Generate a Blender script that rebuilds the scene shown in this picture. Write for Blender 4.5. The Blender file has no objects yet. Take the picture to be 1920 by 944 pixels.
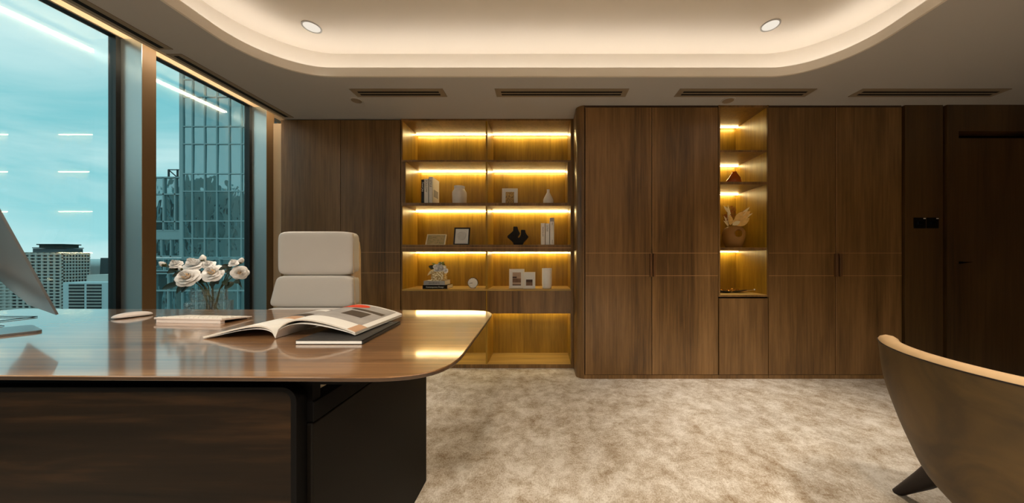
import bpy, bmesh, math, random
from mathutils import Vector, Matrix, Euler
random.seed(7)
S = bpy.context.scene
COL = S.collection
PI = math.pi
# ------------------------------------------------------------------ camera
H = 1.04; F = 570.0; VX = 1020.0; VY = 486.0
cam = bpy.data.cameras.new('camera'); camo = bpy.data.objects.new('camera', cam); COL.objects.link(camo)
camo.location = (0, 0, H); camo.rotation_euler = (PI/2, 0, 0)
cam.sensor_width = 36; cam.lens = F/1920*36; cam.shift_x = (960-VX)/1920; cam.shift_y = (VY-472)/1920
cam.clip_start = .02; cam.clip_end = 2000
S.camera = camo
S.view_settings.view_transform = 'Standard'; S.view_settings.look = 'None'
S.view_settings.exposure = 0.0; S.view_settings.gamma = 1; S.view_settings.use_curve_mapping = False
# light levels
LED = 46.0; COVE = 10.6; DOWN = 285.0; PELMET = 26.0; SKY = 1.08
def lin(r, g, b):
    f = lambda c: (c/255/12.92) if c/255 <= .04045 else ((c/255+.055)/1.055)**2.4
    return (f(r), f(g), f(b), 1)
def X(px, D): return (px-VX)/F*D
def Z(py, D): return H-(py-VY)/F*D
# ------------------------------------------------------------------ world
w = bpy.data.worlds.new('sky'); S.world = w; w.use_nodes = True
nt = w.node_tree; N = nt.nodes; L = nt.links; N.clear()
def nd(t, **k):
    n = N.new(t)
    for a, b in k.items(): setattr(n, a, b)
    return n
out = nd('ShaderNodeOutputWorld'); bg = nd('ShaderNodeBackground'); tc = nd('ShaderNodeTexCoord')
sep = nd('ShaderNodeSeparateXYZ'); L.new(tc.outputs['Generated'], sep.inputs[0])
g = nd('ShaderNodeValToRGB')
mr = nd('ShaderNodeMapRange'); mr.inputs[1].default_value = -.3; mr.inputs[2].default_value = .7
L.new(sep.outputs['Z'], mr.inputs[0]); L.new(mr.outputs[0], g.inputs[0])
e = g.color_ramp.elements
e[0].position = .0; e[0].color = lin(60, 70, 70)
e[1].position = 1.0; e[1].color = lin(128, 190, 200)
for p, c in ((.285, lin(80, 100, 100)), (.31, lin(175, 226, 230)), (.45, lin(152, 212, 219)), (.62, lin(138, 204, 212)), (.8, lin(118, 184, 194))):
    q = e.new(p); q.color = c
mp = nd('ShaderNodeMapping'); mp.inputs['Scale'].default_value = (1.6, 1.6, 4.5); L.new(tc.outputs['Generated'], mp.inputs[0])
no = nd('ShaderNodeTexNoise'); no.inputs['Scale'].default_value = 1.5; no.inputs['Detail'].default_value = 7; no.inputs['Roughness'].default_value = .55; no.inputs['Distortion'].default_value = .6
L.new(mp.outputs[0], no.inputs['Vector'])
cr = nd('ShaderNodeValToRGB'); cr.color_ramp.elements[0].position = .38; cr.color_ramp.elements[0].color = (0, 0, 0, 1)
cr.color_ramp.elements[1].position = .60; cr.color_ramp.elements[1].color = (1, 1, 1, 1); L.new(no.outputs['Fac'], cr.inputs[0])
mx = nd('ShaderNodeMixRGB'); mx.inputs[2].default_value = lin(222, 242, 242); L.new(g.outputs[0], mx.inputs[1])
ml = nd('ShaderNodeMath', operation='MULTIPLY'); ml.inputs[1].default_value = .9; L.new(cr.outputs[0], ml.inputs[0])
gt = nd('ShaderNodeMath', operation='GREATER_THAN'); gt.inputs[1].default_value = 0; L.new(sep.outputs['Z'], gt.inputs[0])
m2 = nd('ShaderNodeMath', operation='MULTIPLY'); L.new(ml.outputs[0], m2.inputs[0]); L.new(gt.outputs[0], m2.inputs[1])
L.new(m2.outputs[0], mx.inputs[0]); L.new(mx.outputs[0], bg.inputs[0]); bg.inputs[1].default_value = SKY
L.new(bg.outputs[0], out.inputs[0])
# ------------------------------------------------------------------ materials
def newmat(name):
    m = bpy.data.materials.new(name); m.use_nodes = True
    return m, m.node_tree, m.node_tree.nodes['Principled BSDF']
def plain(name, col, rough=.5, metal=0, coat=0, spec=.5, noise=0, nscale=20, bump=0, trans=0, ior=1.45, sheen=0):
    m, t, b = newmat(name)
    b.inputs['Base Color'].default_value = col; b.inputs['Roughness'].default_value = rough; b.inputs['Metallic'].default_value = metal
    b.inputs['Coat Weight'].default_value = coat; b.inputs['Specular IOR Level'].default_value = spec
    b.inputs['Transmission Weight'].default_value = trans; b.inputs['IOR'].default_value = ior
    if sheen: b.inputs['Sheen Weight'].default_value = sheen
    if noise or bump:
        tc = t.nodes.new('ShaderNodeTexCoord'); n = t.nodes.new('ShaderNodeTexNoise'); n.inputs['Scale'].default_value = nscale; n.inputs['Detail'].default_value = 6
        t.links.new(tc.outputs['Object'], n.inputs['Vector'])
        if noise:
            r = t.nodes.new('ShaderNodeValToRGB')
            r.color_ramp.elements[0].position = .3; r.color_ramp.elements[1].position = .7
            r.color_ramp.elements[0].color = tuple(c*(1-noise) for c in col[:3])+(1,); r.color_ramp.elements[1].color = tuple(min(1, c*(1+noise)) for c in col[:3])+(1,)
            t.links.new(n.outputs['Fac'], r.inputs[0]); t.links.new(r.outputs[0], b.inputs['Base Color'])
        if bump:
            bp = t.nodes.new('ShaderNodeBump'); bp.inputs['Strength'].default_value = bump; bp.inputs['Distance'].default_value = .01
            t.links.new(n.outputs['Fac'], bp.inputs['Height']); t.links.new(bp.outputs[0], b.inputs['Normal'])
    return m
def emis(name, col, s):
    m = bpy.data.materials.new(name); m.use_nodes = True; t = m.node_tree; t.nodes.clear()
    o = t.nodes.new('ShaderNodeOutputMaterial'); e = t.nodes.new('ShaderNodeEmission'); e.inputs[0].default_value = col; e.inputs[1].default_value = s
    t.links.new(e.outputs[0], o.inputs[0]); return m
def wood(name, dark, mid, light, axis='Z', rough=.35, coat=0, fine=55, plank=0, figure=.5, metal=0, coatr=.1):
    m, t, b = newmat(name); nn = t.nodes; ll = t.links
    tc = nn.new('ShaderNodeTexCoord'); oi = nn.new('ShaderNodeObjectInfo')
    ad = nn.new('ShaderNodeVectorMath'); ad.operation = 'ADD'
    mu = nn.new('ShaderNodeMath'); mu.operation = 'MULTIPLY'; mu.inputs[1].default_value = 37.0
    ll.new(oi.outputs['Random'], mu.inputs[0]); ll.new(tc.outputs['Object'], ad.inputs[0]); ll.new(mu.outputs[0], ad.inputs[1])
    def mapped(a, c):
        mp = nn.new('ShaderNodeMapping'); sc = [a, a, a]; sc['XYZ'.index(axis)] = c
        mp.inputs['Scale'].default_value = sc; ll.new(ad.outputs[0], mp.inputs[0]); return mp
    def noise(mp, d=6, r=.6, dist=0):
        n = nn.new('ShaderNodeTexNoise'); n.inputs['Scale'].default_value = 1; n.inputs['Detail'].default_value = d; n.inputs['Roughness'].default_value = r; n.inputs['Distortion'].default_value = dist
        ll.new(mp.outputs[0], n.inputs['Vector']); return n
    n1 = noise(mapped(fine, 1.6), 5, .7); n2 = noise(mapped(6, .8), 4, .55, figure); 
    n3 = noise(mapped(fine*4, 6), 2, .6)
    a1 = nn.new('ShaderNodeMath'); a1.operation = 'MULTIPLY'; a1.inputs[1].default_value = .45; ll.new(n1.outputs['Fac'], a1.inputs[0])
    a2 = nn.new('ShaderNodeMath'); a2.operation = 'MULTIPLY_ADD'; a2.inputs[1].default_value = .45; ll.new(n2.outputs['Fac'], a2.inputs[0]); ll.new(a1.outputs[0], a2.inputs[2])
    a3 = nn.new('ShaderNodeMath'); a3.operation = 'MULTIPLY_ADD'; a3.inputs[1].default_value = .12; ll.new(n3.outputs['Fac'], a3.inputs[0]); ll.new(a2.outputs[0], a3.inputs[2])
    last = a3
    if plank:
        sp = nn.new('ShaderNodeSeparateXYZ'); ll.new(tc.outputs['Object'], sp.inputs[0])
        d = nn.new('ShaderNodeMath'); d.operation = 'DIVIDE'; d.inputs[1].default_value = plank; ll.new(sp.outputs[0], d.inputs[0])
        fl = nn.new('ShaderNodeMath'); fl.operation = 'FLOOR'; ll.new(d.outputs[0], fl.inputs[0])
        a = nn.new('ShaderNodeMath'); ll.new(fl.outputs[0], a.inputs[0]); ll.new(mu.outputs[0], a.inputs[1])
        wn = nn.new('ShaderNodeTexWhiteNoise'); wn.noise_dimensions = '1D'; ll.new(a.outputs[0], wn.inputs['W'])
        a4 = nn.new('ShaderNodeMath'); a4.operation = 'MULTIPLY_ADD'; a4.inputs[1].default_value = .09; ll.new(wn.outputs['Value'], a4.inputs[0]); ll.new(a3.outputs[0], a4.inputs[2])
        last = a4
    r = nn.new('ShaderNodeValToRGB'); el = r.color_ramp.elements
    el[0].position = .36; el[0].color = dark; el[1].position = .72; el[1].color = light; q = el.new(.53); q.color = mid
    ll.new(last.outputs[0], r.inputs[0]); ll.new(r.outputs[0], b.inputs['Base Color'])
    b.inputs['Roughness'].default_value = rough; b.inputs['Coat Weight'].default_value = coat; b.inputs['Coat Roughness'].default_value = coatr; b.inputs['Metallic'].default_value = metal
    bp = nn.new('ShaderNodeBump'); bp.inputs['Strength'].default_value = .08; bp.inputs['Distance'].default_value = .003
    ll.new(n1.outputs['Fac'], bp.inputs['Height']); ll.new(bp.outputs[0], b.inputs['Normal'])
    return m
M = {}
M['cab'] = wood('smoked_oak', lin(66, 45, 23), lin(112, 82, 46), lin(144, 108, 66), plank=.16, rough=.33)
M['cabdark'] = wood('smoked_oak_dark', lin(36, 22, 13), lin(60, 40, 24), lin(82, 56, 36), rough=.4)
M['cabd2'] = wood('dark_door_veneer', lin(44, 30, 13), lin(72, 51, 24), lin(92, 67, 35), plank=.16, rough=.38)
M['lining'] = wood('bronze_veneer', lin(116, 86, 22), lin(156, 119, 34), lin(186, 146, 54), rough=.36, fine=30)
M['liningl'] = wood('light_bronze_veneer', lin(140, 110, 50), lin(186, 150, 80), lin(210, 176, 104), axis='X', rough=.36, fine=30)
M['deskw'] = wood('walnut_top', lin(78, 50, 28), lin(142, 103, 66), lin(194, 152, 106), axis='X', rough=.3, coat=1, fine=70, figure=.9, coatr=.075)
M['deskw'].node_tree.nodes['Principled BSDF'].inputs['Coat IOR'].default_value = 1.8
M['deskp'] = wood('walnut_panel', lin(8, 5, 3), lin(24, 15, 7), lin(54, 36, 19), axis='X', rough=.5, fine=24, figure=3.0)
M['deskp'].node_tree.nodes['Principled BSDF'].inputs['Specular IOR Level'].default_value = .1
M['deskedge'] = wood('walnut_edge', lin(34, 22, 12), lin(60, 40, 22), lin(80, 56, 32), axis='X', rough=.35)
M['black'] = plain('black_metal', lin(7, 6, 6), .55, spec=.08)
M['slab'] = plain('bronze_black_metal', lin(14, 11, 8), .5, spec=.12)
M['bronze'] = plain('bronze_strip', lin(176, 136, 96), .35, metal=.4)
M['paint'] = plain('ceiling_paint', lin(182, 180, 177), .85, spec=.2)
M['cream'] = plain('cove_paint', lin(228, 220, 208), .8, spec=.2)
M['wallp'] = plain('wall_paint', lin(150, 132, 112), .8)
M['column'] = plain('column_panel', lin(120, 96, 66), .45)
M['reveal'] = plain('reveal_panel', lin(186, 196, 198), .3, metal=.85)
M['jamb'] = plain('jamb_panel', lin(186, 168, 142), .5)
M['frameb'] = plain('window_frame_metal', lin(14, 15, 16), .4)
M['pelmet'] = plain('pelmet_metal', lin(214, 196, 168), .4)
M['grille'] = plain('grille_metal', lin(140, 126, 106), .5)
M['slot'] = plain('slot_black', (.004, .004, .004, 1), .9)
WARM = (1, .70, .32, 1); COVEC = (1, .92, .83, 1)
M['led'] = emis('led_diffuser', (1, .78, .36, 1), LED)
M['cove'] = emis('cove_led', COVEC, COVE)
M['pled'] = emis('pelmet_led', (1, .84, .64, 1), PELMET)
M['lens'] = emis('downlight_lens', (1, .90, .76, 1), .9)
M['leather'] = plain('cream_leather', lin(204, 199, 193), .42, noise=.02, nscale=6)
M['leathers'] = plain('tan_piping_leather', lin(196, 166, 128), .45)
M['chrome'] = plain('chrome', lin(200, 200, 200), .15, metal=1)
M['white'] = plain('white_ceramic', lin(232, 228, 222), .5, bump=.05, nscale=60)
M['whitep'] = plain('white_paint', lin(232, 226, 216), .5)
M['paper'] = plain('paper', lin(226, 224, 220), .7)
M['pages'] = plain('page_block', lin(214, 206, 194), .8)
M['greyc'] = plain('grey_cover', lin(160, 158, 156), .5)
M['blackc'] = plain('charcoal_cover', lin(52, 50, 49), .55)
M['blackg'] = plain('black_gloss', lin(12, 11, 11), .25)
M['ink'] = plain('ink', lin(60, 56, 54), .7)
M['red'] = plain('red_print', lin(226, 70, 40), .6)
M['tanp'] = plain('tan_print', lin(190, 150, 120), .6)
M['dkp'] = plain('brown_print', lin(74, 62, 54), .6)
M['greyp'] = plain('grey_print', lin(160, 156, 154), .6, noise=.15, nscale=18)
M['alu'] = plain('aluminium', lin(150, 156, 160), .35, metal=.85)
M['plastic'] = plain('white_plastic', lin(226, 216, 210), .35)
M['amber'] = plain('amber_glass', lin(200, 96, 20), .08, trans=.2, ior=1.45, coat=.5)
M['terra'] = plain('ochre_ceramic', lin(152, 108, 48), .55)
M['petal'] = plain('white_petal', lin(242, 240, 238), .6)
M['petalc'] = plain('blush_petal', lin(240, 206, 160), .6)
M['leaf'] = plain('dark_leaf', lin(30, 42, 26), .4, noise=.2, nscale=30)
M['leafl'] = plain('light_leaf', lin(130, 140, 60), .5)
M['stem'] = plain('stem', lin(70, 74, 44), .6)
M['dry'] = plain('dried_leaf', lin(238, 194, 114), .7, noise=.12, nscale=40)
M['dryw'] = plain('dried_pale_leaf', lin(240, 222, 176), .7)
M['dryb'] = plain('dried_seed', lin(160, 86, 36), .8)
M['gold'] = plain('gold_leaf', lin(190, 140, 60), .25, metal=1)
M['dial'] = plain('clock_dial', lin(230, 226, 220), .4)
def glassmat(name, tint, bump=0, rough=0, refl=1.5):
    m = bpy.data.materials.new(name); m.use_nodes = True; t = m.node_tree; t.nodes.clear()
    o = t.nodes.new('ShaderNodeOutputMaterial'); fr = t.nodes.new('ShaderNodeFresnel'); fr.inputs[0].default_value = refl
    ge = t.nodes.new('ShaderNodeNewGeometry'); mi = t.nodes.new('ShaderNodeMapRange'); mi.inputs[3].default_value = refl; mi.inputs[4].default_value = 1/refl
    t.links.new(ge.outputs['Backfacing'], mi.inputs[0]); t.links.new(mi.outputs[0], fr.inputs[0])
    a = t.nodes.new('ShaderNodeBsdfTransparent'); a.inputs[0].default_value = tint; b = t.nodes.new('ShaderNodeBsdfGlossy'); b.inputs['Roughness'].default_value = rough
    mx = t.nodes.new('ShaderNodeMixShader'); t.links.new(fr.outputs[0], mx.inputs[0]); t.links.new(a.outputs[0], mx.inputs[1]); t.links.new(b.outputs[0], mx.inputs[2]); t.links.new(mx.outputs[0], o.inputs[0])
    if bump:
        tc = t.nodes.new('ShaderNodeTexCoord'); v = t.nodes.new('ShaderNodeTexVoronoi'); v.inputs['Scale'].default_value = bump
        bp = t.nodes.new('ShaderNodeBump'); bp.inputs['Strength'].default_value = 1; bp.inputs['Distance'].default_value = .006
        t.links.new(tc.outputs['Object'], v.inputs['Vector']); t.links.new(v.outputs['Distance'], bp.inputs['Height'])
        t.links.new(bp.outputs[0], fr.inputs['Normal']); t.links.new(bp.outputs[0], b.inputs['Normal'])
    return m
M['glass'] = glassmat('window_glass', (.90, .985, .985, 1))
M['vglass'] = glassmat('hammered_glass', (.95, .98, .98, 1), bump=110, rough=.08, refl=1.6)
M['cglass'] = glassmat('cut_glass', (.95, .9, .75, 1), bump=60, rough=.05, refl=1.9)
def carpet():
    m, t, b = newmat('carpet_pile'); nn = t.nodes; ll = t.links
    tc = nn.new('ShaderNodeTexCoord')
    def noise(s, d, r, dist=0, anis=None):
        n = nn.new('ShaderNodeTexNoise'); n.inputs['Scale'].default_value = s; n.inputs['Detail'].default_value = d; n.inputs['Roughness'].default_value = r; n.inputs['Distortion'].default_value = dist
        if anis:
            mp = nn.new('ShaderNodeMapping'); mp.inputs['Scale'].default_value = anis; ll.new(tc.outputs['Object'], mp.inputs[0]); ll.new(mp.outputs[0], n.inputs['Vector'])
        else: ll.new(tc.outputs['Object'], n.inputs['Vector'])
        return n
    a = noise(9, 10, .8, .2); c = noise(170, 3, .75, 0, (1, .6, 1)); f = noise(1.1, 4, .6)
    s = nn.new('ShaderNodeMath'); s.operation = 'MULTIPLY_ADD'; s.inputs[1].default_value = .35; ll.new(c.outputs['Fac'], s.inputs[0])
    s0 = nn.new('ShaderNodeMath'); s0.operation = 'MULTIPLY'; s0.inputs[1].default_value = .65; ll.new(a.outputs['Fac'], s0.inputs[0]); ll.new(s0.outputs[0], s.inputs[2])
    s2 = nn.new('ShaderNodeMath'); s2.operation = 'MULTIPLY_ADD'; s2.inputs[1].default_value = .2; ll.new(f.outputs['Fac'], s2.inputs[0]); ll.new(s.outputs[0], s2.inputs[2])
    r = nn.new('ShaderNodeValToRGB'); el = r.color_ramp.elements
    el[0].position = .46; el[0].color = lin(140, 116, 88); el[1].position = .68; el[1].color = lin(226, 219, 210); q = el.new(.57); q.color = lin(188, 175, 158)
    ll.new(s2.outputs[0], r.inputs[0]); ll.new(r.outputs[0], b.inputs['Base Color']); b.inputs['Roughness'].default_value = .95; b.inputs['Specular IOR Level'].default_value = .1
    bp = nn.new('ShaderNodeBump'); bp.inputs['Strength'].default_value = .5; bp.inputs['Distance'].default_value = .006; ll.new(c.outputs['Fac'], bp.inputs['Height']); ll.new(bp.outputs[0], b.inputs['Normal'])
    return m
M['carpet'] = carpet()
def suede():
    m, t, b = newmat('olive_suede'); nn = t.nodes; ll = t.links
    tc = nn.new('ShaderNodeTexCoord'); n = nn.new('ShaderNodeTexNoise'); n.inputs['Scale'].default_value = 5; n.inputs['Detail'].default_value = 6; n.inputs['Distortion'].default_value = 1.2
    ll.new(tc.outputs['Object'], n.inputs['Vector']); r = nn.new('ShaderNodeValToRGB'); el = r.color_ramp.elements
    el[0].position = .35; el[0].color = lin(62, 45, 16); el[1].position = .7; el[1].color = lin(96, 72, 32)
    ll.new(n.outputs['Fac'], r.inputs[0]); ll.new(r.outputs[0], b.inputs['Base Color']); b.inputs['Roughness'].default_value = .6
    return m
M['suede'] = suede()
M['suedei'] = plain('tan_suede', lin(188, 156, 116), .7, noise=.05, nscale=20)
M['legw'] = plain('dark_wood_leg', lin(24, 11, 7), .45)
M['bconc'] = plain('concrete', lin(196, 196, 190), .8)
M['bwhite'] = plain('white_cladding', lin(205, 225, 228), .6)
M['bdark'] = plain('dark_cladding', lin(70, 84, 88), .7)
M['bwin'] = plain('dark_window', lin(26, 44, 48), .3)
M['bmull'] = plain('mullion_metal', lin(160, 186, 188), .4)
M['hill'] = plain('hill_forest', lin(48, 62, 60), .95, noise=.4, nscale=.05)
M['road'] = plain('street', lin(90, 92, 90), .9)
def towerglass():
    m, t, b = newmat('curtain_glass'); nn = t.nodes; ll = t.links
    b.inputs['Base Color'].default_value = lin(142, 172, 176); b.inputs['Metallic'].default_value = .85; b.inputs['Roughness'].default_value = .03
    tc = nn.new('ShaderNodeTexCoord'); oi = nn.new('ShaderNodeObjectInfo'); ad = nn.new('ShaderNodeVectorMath'); mu = nn.new('ShaderNodeMath'); mu.operation = 'MULTIPLY'; mu.inputs[1].default_value = 50
    ll.new(oi.outputs['Random'], mu.inputs[0]); ll.new(tc.outputs['Object'], ad.inputs[0]); ll.new(mu.outputs[0], ad.inputs[1])
    n = nn.new('ShaderNodeTexNoise'); n.inputs['Scale'].default_value = .9; n.inputs['Detail'].default_value = 1.5; ll.new(ad.outputs[0], n.inputs['Vector'])
    bp = nn.new('ShaderNodeBump'); bp.inputs['Strength'].default_value = 1; bp.inputs['Distance'].default_value = .05; ll.new(n.outputs['Fac'], bp.inputs['Height']); ll.new(bp.outputs[0], b.inputs['Normal'])
    return m
M['tglass'] = towerglass()
# ------------------------------------------------------------------ helpers
class MB:
    def __init__(s): s.bm = bmesh.new(); s.sm = False
    def face(s, vs): return s.bm.faces.new([s.bm.verts.new(v) for v in vs])
    def box(s, x0, x1, y0, y1, z0, z1, bev=0, seg=2):
        r = bmesh.ops.create_cube(s.bm, size=1)
        for v in r['verts']: v.co = Vector(((x0+x1)/2+v.co.x*(x1-x0), (y0+y1)/2+v.co.y*(y1-y0), (z0+z1)/2+v.co.z*(z1-z0)))
        if bev:
            es = list({e for v in r['verts'] for e in v.link_edges})
            bmesh.ops.bevel(s.bm, geom=es, offset=bev, segments=seg, profile=.5, affect='EDGES')
        return s
    def prism(s, pts, z0, z1, axis='z', mapf=None):
        # pts 2-D outline; extruded along axis
        def mk(p, h):
            if mapf: return mapf(p, h)
            if axis == 'z': return (p[0], p[1], h)
            if axis == 'y': return (p[0], h, p[1])
            return (h, p[0], p[1])
        a = [s.bm.verts.new(mk(p, z0)) for p in pts]; b = [s.bm.verts.new(mk(p, z1)) for p in pts]; n = len(pts)
        s.bm.faces.new(a); s.bm.faces.new(b[::-1])
        for i in range(n): s.bm.faces.new((a[i], b[i], b[(i+1) % n], a[(i+1) % n]))
        return s
    def loft(s, rings, cap=True, closed=True):
        vs = [[s.bm.verts.new(p) for p in r] for r in rings]; n = len(rings[0])
        for a, b in zip(vs, vs[1:]):
            for i in range(n if closed else n-1): s.bm.faces.new((a[i], a[(i+1) % n], b[(i+1) % n], b[i]))
        if cap: s.bm.faces.new(vs[0][::-1]); s.bm.faces.new(vs[-1])
        s.sm = True; return s
    def lathe(s, prof, c=(0, 0, 0), n=40, cap=True, sx=1, sy=1):
        return s.loft([[(c[0]+r*sx*math.cos(2*PI*i/n), c[1]+r*sy*math.sin(2*PI*i/n), c[2]+z) for i in range(n)] for r, z in prof], cap)
    def tube(s, pts, rad, n=10):
        rings = []; pts = [Vector(p) for p in pts]
        for i, p in enumerate(pts):
            d = (pts[min(i+1, len(pts)-1)]-pts[max(i-1, 0)]).normalized()
            u = d.cross(Vector((0, 0, 1)));
            if u.length < .05: u = d.cross(Vector((1, 0, 0)))
            u.normalize(); v = d.cross(u); r = rad[i] if isinstance(rad, (list, tuple)) else rad
            rings.append([p+u*r*math.cos(2*PI*k/n)+v*r*math.sin(2*PI*k/n) for k in range(n)])
        return s.loft(rings)
    def grid(s, fn, nu, nv):
        vs = [[s.bm.verts.new(fn(u/nu, v/nv)) for v in range(nv+1)] for u in range(nu+1)]
        for u in range(nu):
            for v in range(nv): s.bm.faces.new((vs[u][v], vs[u+1][v], vs[u+1][v+1], vs[u][v+1]))
        s.sm = True; return s
    def puff(s, x0, x1, y0, y1, z0, z1, p=5, bulge=.0, n=14, warp=None):
        old = set(s.bm.verts); r = bmesh.ops.create_cube(s.bm, size=2); es = list({e for v in r['verts'] for e in v.link_edges})
        bmesh.ops.subdivide_edges(s.bm, edges=es, cuts=n, use_grid_fill=True)
        vs = [v for v in s.bm.verts if v not in old]
        for v in vs:
            c = v.co.copy(); m = max(abs(c.x), abs(c.y), abs(c.z)); k = (abs(c.x)**p+abs(c.y)**p+abs(c.z)**p)**(1/p); c = c/k*m
            o = Vector(((x0+x1)/2+c.x*(x1-x0)/2, (y0+y1)/2+c.y*(y1-y0)/2, (z0+z1)/2+c.z*(z1-z0)/2))
            v.co = warp(o) if warp else o
        s.sm = True; return s
    def build(s, name, mat, parent=None, origin=None, smooth=None, auto=True, bev=0):
        bm = s.bm; bmesh.ops.recalc_face_normals(bm, faces=bm.faces[:])
        off = Vector((0, 0, 0))
        if parent is not None and origin is None: off = Vector(ROOT.get(parent.name, (0, 0, 0)))
        elif origin is not None: off = Vector(origin)
        if off.length: bmesh.ops.translate(bm, verts=bm.verts[:], vec=-off)
        me = bpy.data.meshes.new(name); bm.to_mesh(me); bm.free()
        sm = s.sm if smooth is None else smooth
        if sm:
            me.polygons.foreach_set('use_smooth', [True]*len(me.polygons))
            if auto:
                try: me.set_sharp_from_angle(angle=math.radians(40))
                except Exception: pass
        me.materials.append(mat)
        o = bpy.data.objects.new(name, me); COL.objects.link(o)
        if parent is not None: o.parent = parent; ROOT[o.name] = ROOT.get(parent.name, (0, 0, 0))
        elif origin is not None: o.location = origin
        if bev:
            b = o.modifiers.new('edge', 'BEVEL'); b.width = bev; b.segments = 2; b.limit_method = 'ANGLE'
        return o
ROOT = {}
def thing(name, label, cat, loc=(0, 0, 0), group=None, local=False, rz=0):
    # parts are given in world coordinates unless local
    o = bpy.data.objects.new(name, None); COL.objects.link(o); o.empty_display_size = .05
    o.location = loc; o.rotation_euler = (0, 0, rz); o['label'] = label; o['category'] = cat
    if group: o['group'] = group
    ROOT[o.name] = (0, 0, 0) if local else tuple(loc)
    return o
def tag(o, label, cat, group=None):
    o['label'] = label; o['category'] = cat
    if group: o['group'] = group
    return o
def struct(o): o['kind'] = 'structure'; return o
def copy_tree(o, parent=None):
    c = o.copy(); COL.objects.link(c)
    if parent is not None: c.parent = parent
    for ch in list(o.children): copy_tree(ch, c)
    return c
def arc(cx, cy, r, a0, a1, n=10): return [(cx+r*math.cos(math.radians(a0+(a1-a0)*i/n)), cy+r*math.sin(math.radians(a0+(a1-a0)*i/n))) for i in range(n+1)]
def rrect(x0, x1, y0, y1, r, n=8):
    return arc(x1-r, y1-r, r, 0, 90, n)+arc(x0+r, y1-r, r, 90, 180, n)+arc(x0+r, y0+r, r, 180, 270, n)+arc(x1-r, y0+r, r, 270, 360, n)
def roundpoly(pts, rads, n=12):
    out = []
    k = len(pts)
    for i in range(k):
        p = Vector(pts[i]).to_2d(); a = (Vector(pts[i-1]).to_2d()-p).normalized(); b = (Vector(pts[(i+1) % k]).to_2d()-p).normalized()
        r = rads[i]
        if r == 0: out.append(tuple(p)); continue
        p0 = p+a*r; p1 = p+b*r
        for j in range(n+1):
            t = j/n; t2 = t
            q = (1-t2)**2*p0+2*t2*(1-t2)*p+t2**2*p1
            # push a little to the corner for a fuller round
            out.append(tuple(q.lerp(p, .10*math.sin(PI*t))))
    return out
def text(s, size, mat, parent, M4, name='title', ext=.0004, align='LEFT', sx=1):
    c = bpy.data.curves.new(name, 'FONT'); c.body = s; c.size = size; c.extrude = ext; c.align_x = align; c.resolution_u = 3
    o = bpy.data.objects.new('tmp', c); COL.objects.link(o)
    dg = bpy.context.evaluated_depsgraph_get(); me = bpy.data.meshes.new_from_object(o.evaluated_get(dg))
    bpy.data.objects.remove(o); bpy.data.curves.remove(c)
    off = Vector(ROOT.get(parent.name, (0, 0, 0)))
    me.transform(Matrix.Translation(-off) @ M4 @ Matrix.Diagonal((sx, 1, 1, 1)))
    me.materials.clear(); me.materials.append(mat)
    o = bpy.data.objects.new(name, me); COL.objects.link(o); o.parent = parent; ROOT[o.name] = tuple(off)
    return o
def FR(x, y, z, spine=False):
    # frame for text facing the camera; spine: reads top to bottom
    m = Matrix.Translation((x, y, z)) @ Matrix.Rotation(PI/2, 4, 'X')
    if spine: m = m @ Matrix.Rotation(-PI/2, 4, 'Z')
    return m
def area(name, loc, rot, sx, sy, power, col, parent=None, spread=PI):
    l = bpy.data.lights.new(name, 'AREA'); l.shape = 'RECTANGLE'; l.size = sx; l.size_y = sy; l.energy = power; l.color = col[:3]; l.spread = spread
    o = bpy.data.objects.new(name, l); COL.objects.link(o); o.rotation_euler = rot
    if parent is not None: o.parent = parent; o.location = Vector(loc)-Vector(ROOT.get(parent.name, (0, 0, 0)))
    else: o.location = loc
    return o
# ------------------------------------------------------------------ room shell
ZC = H+1.334; ZU = H+1.585
DS = 2.89; DC = 2.635; XR = 4.9; YN = -2.6; XG = -2.80; YB = 3.30
struct(MB().box(-3.0, XR+.1, YN-.1, YB+.1, -.12, 0).build('floor', M['carpet']))
struct(MB().box(-2.9, XR+.1, YB, YB+.1, 0, ZU+.1).build('wall_back', M['wallp']))
struct(MB().box(XR, XR+.1, YN, YB, 0, ZU+.1).build('wall_right', M['cabdark']))
struct(MB().box(-2.9, XR+.1, YN-.1, YN, 0, ZU+.1).build('wall_front', M['cabdark']))
struct(MB().box(-2.86, -2.80, YN, YB, 0, .30).build('wall_left', M['column']))
# lower ceiling ring around the tray opening
TX0, TX1, TY0, TY1, TR = -1.965, 2.065, -1.9, 2.218, .42
CX0 = -2.457
def ringface(mb, outer, inner, z0, z1):
    # outer rectangle corners, inner rounded outline (n points ccw starting anywhere)
    n = len(inner); cx = sum(p[0] for p in inner)/n; cy = sum(p[1] for p in inner)/n
    x0, x1, y0, y1 = outer
    def proj(p):
        dx, dy = p[0]-cx, p[1]-cy; t = 1e9
        if dx > 0: t = min(t, (x1-cx)/dx)
        if dx < 0: t = min(t, (x0-cx)/dx)
        if dy > 0: t = min(t, (y1-cy)/dy)
        if dy < 0: t = min(t, (y0-cy)/dy)
        return (cx+dx*t, cy+dy*t)
    o = [proj(p) for p in inner]
    for c in ((x0, y0), (x1, y0), (x1, y1), (x0, y1)):
        i = min(range(n), key=lambda k: (o[k][0]-c[0])**2+(o[k][1]-c[1])**2); o[i] = c
    mb.loft([[(*p, z0) for p in inner], [(*p, z0) for p in o], [(*p, z1) for p in o], [(*p, z1) for p in inner], [(*p, z0) for p in inner]], cap=False)
    mb.sm = False
def densify(pts, k=10):
    out = []
    for i, p in enumerate(pts):
        q = pts[(i+1) % len(pts)]; d = math.dist(p, q); n = k if d > .3 else 1
        out += [(p[0]+(q[0]-p[0])*j/n, p[1]+(q[1]-p[1])*j/n) for j in range(n)]
    return out
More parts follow.
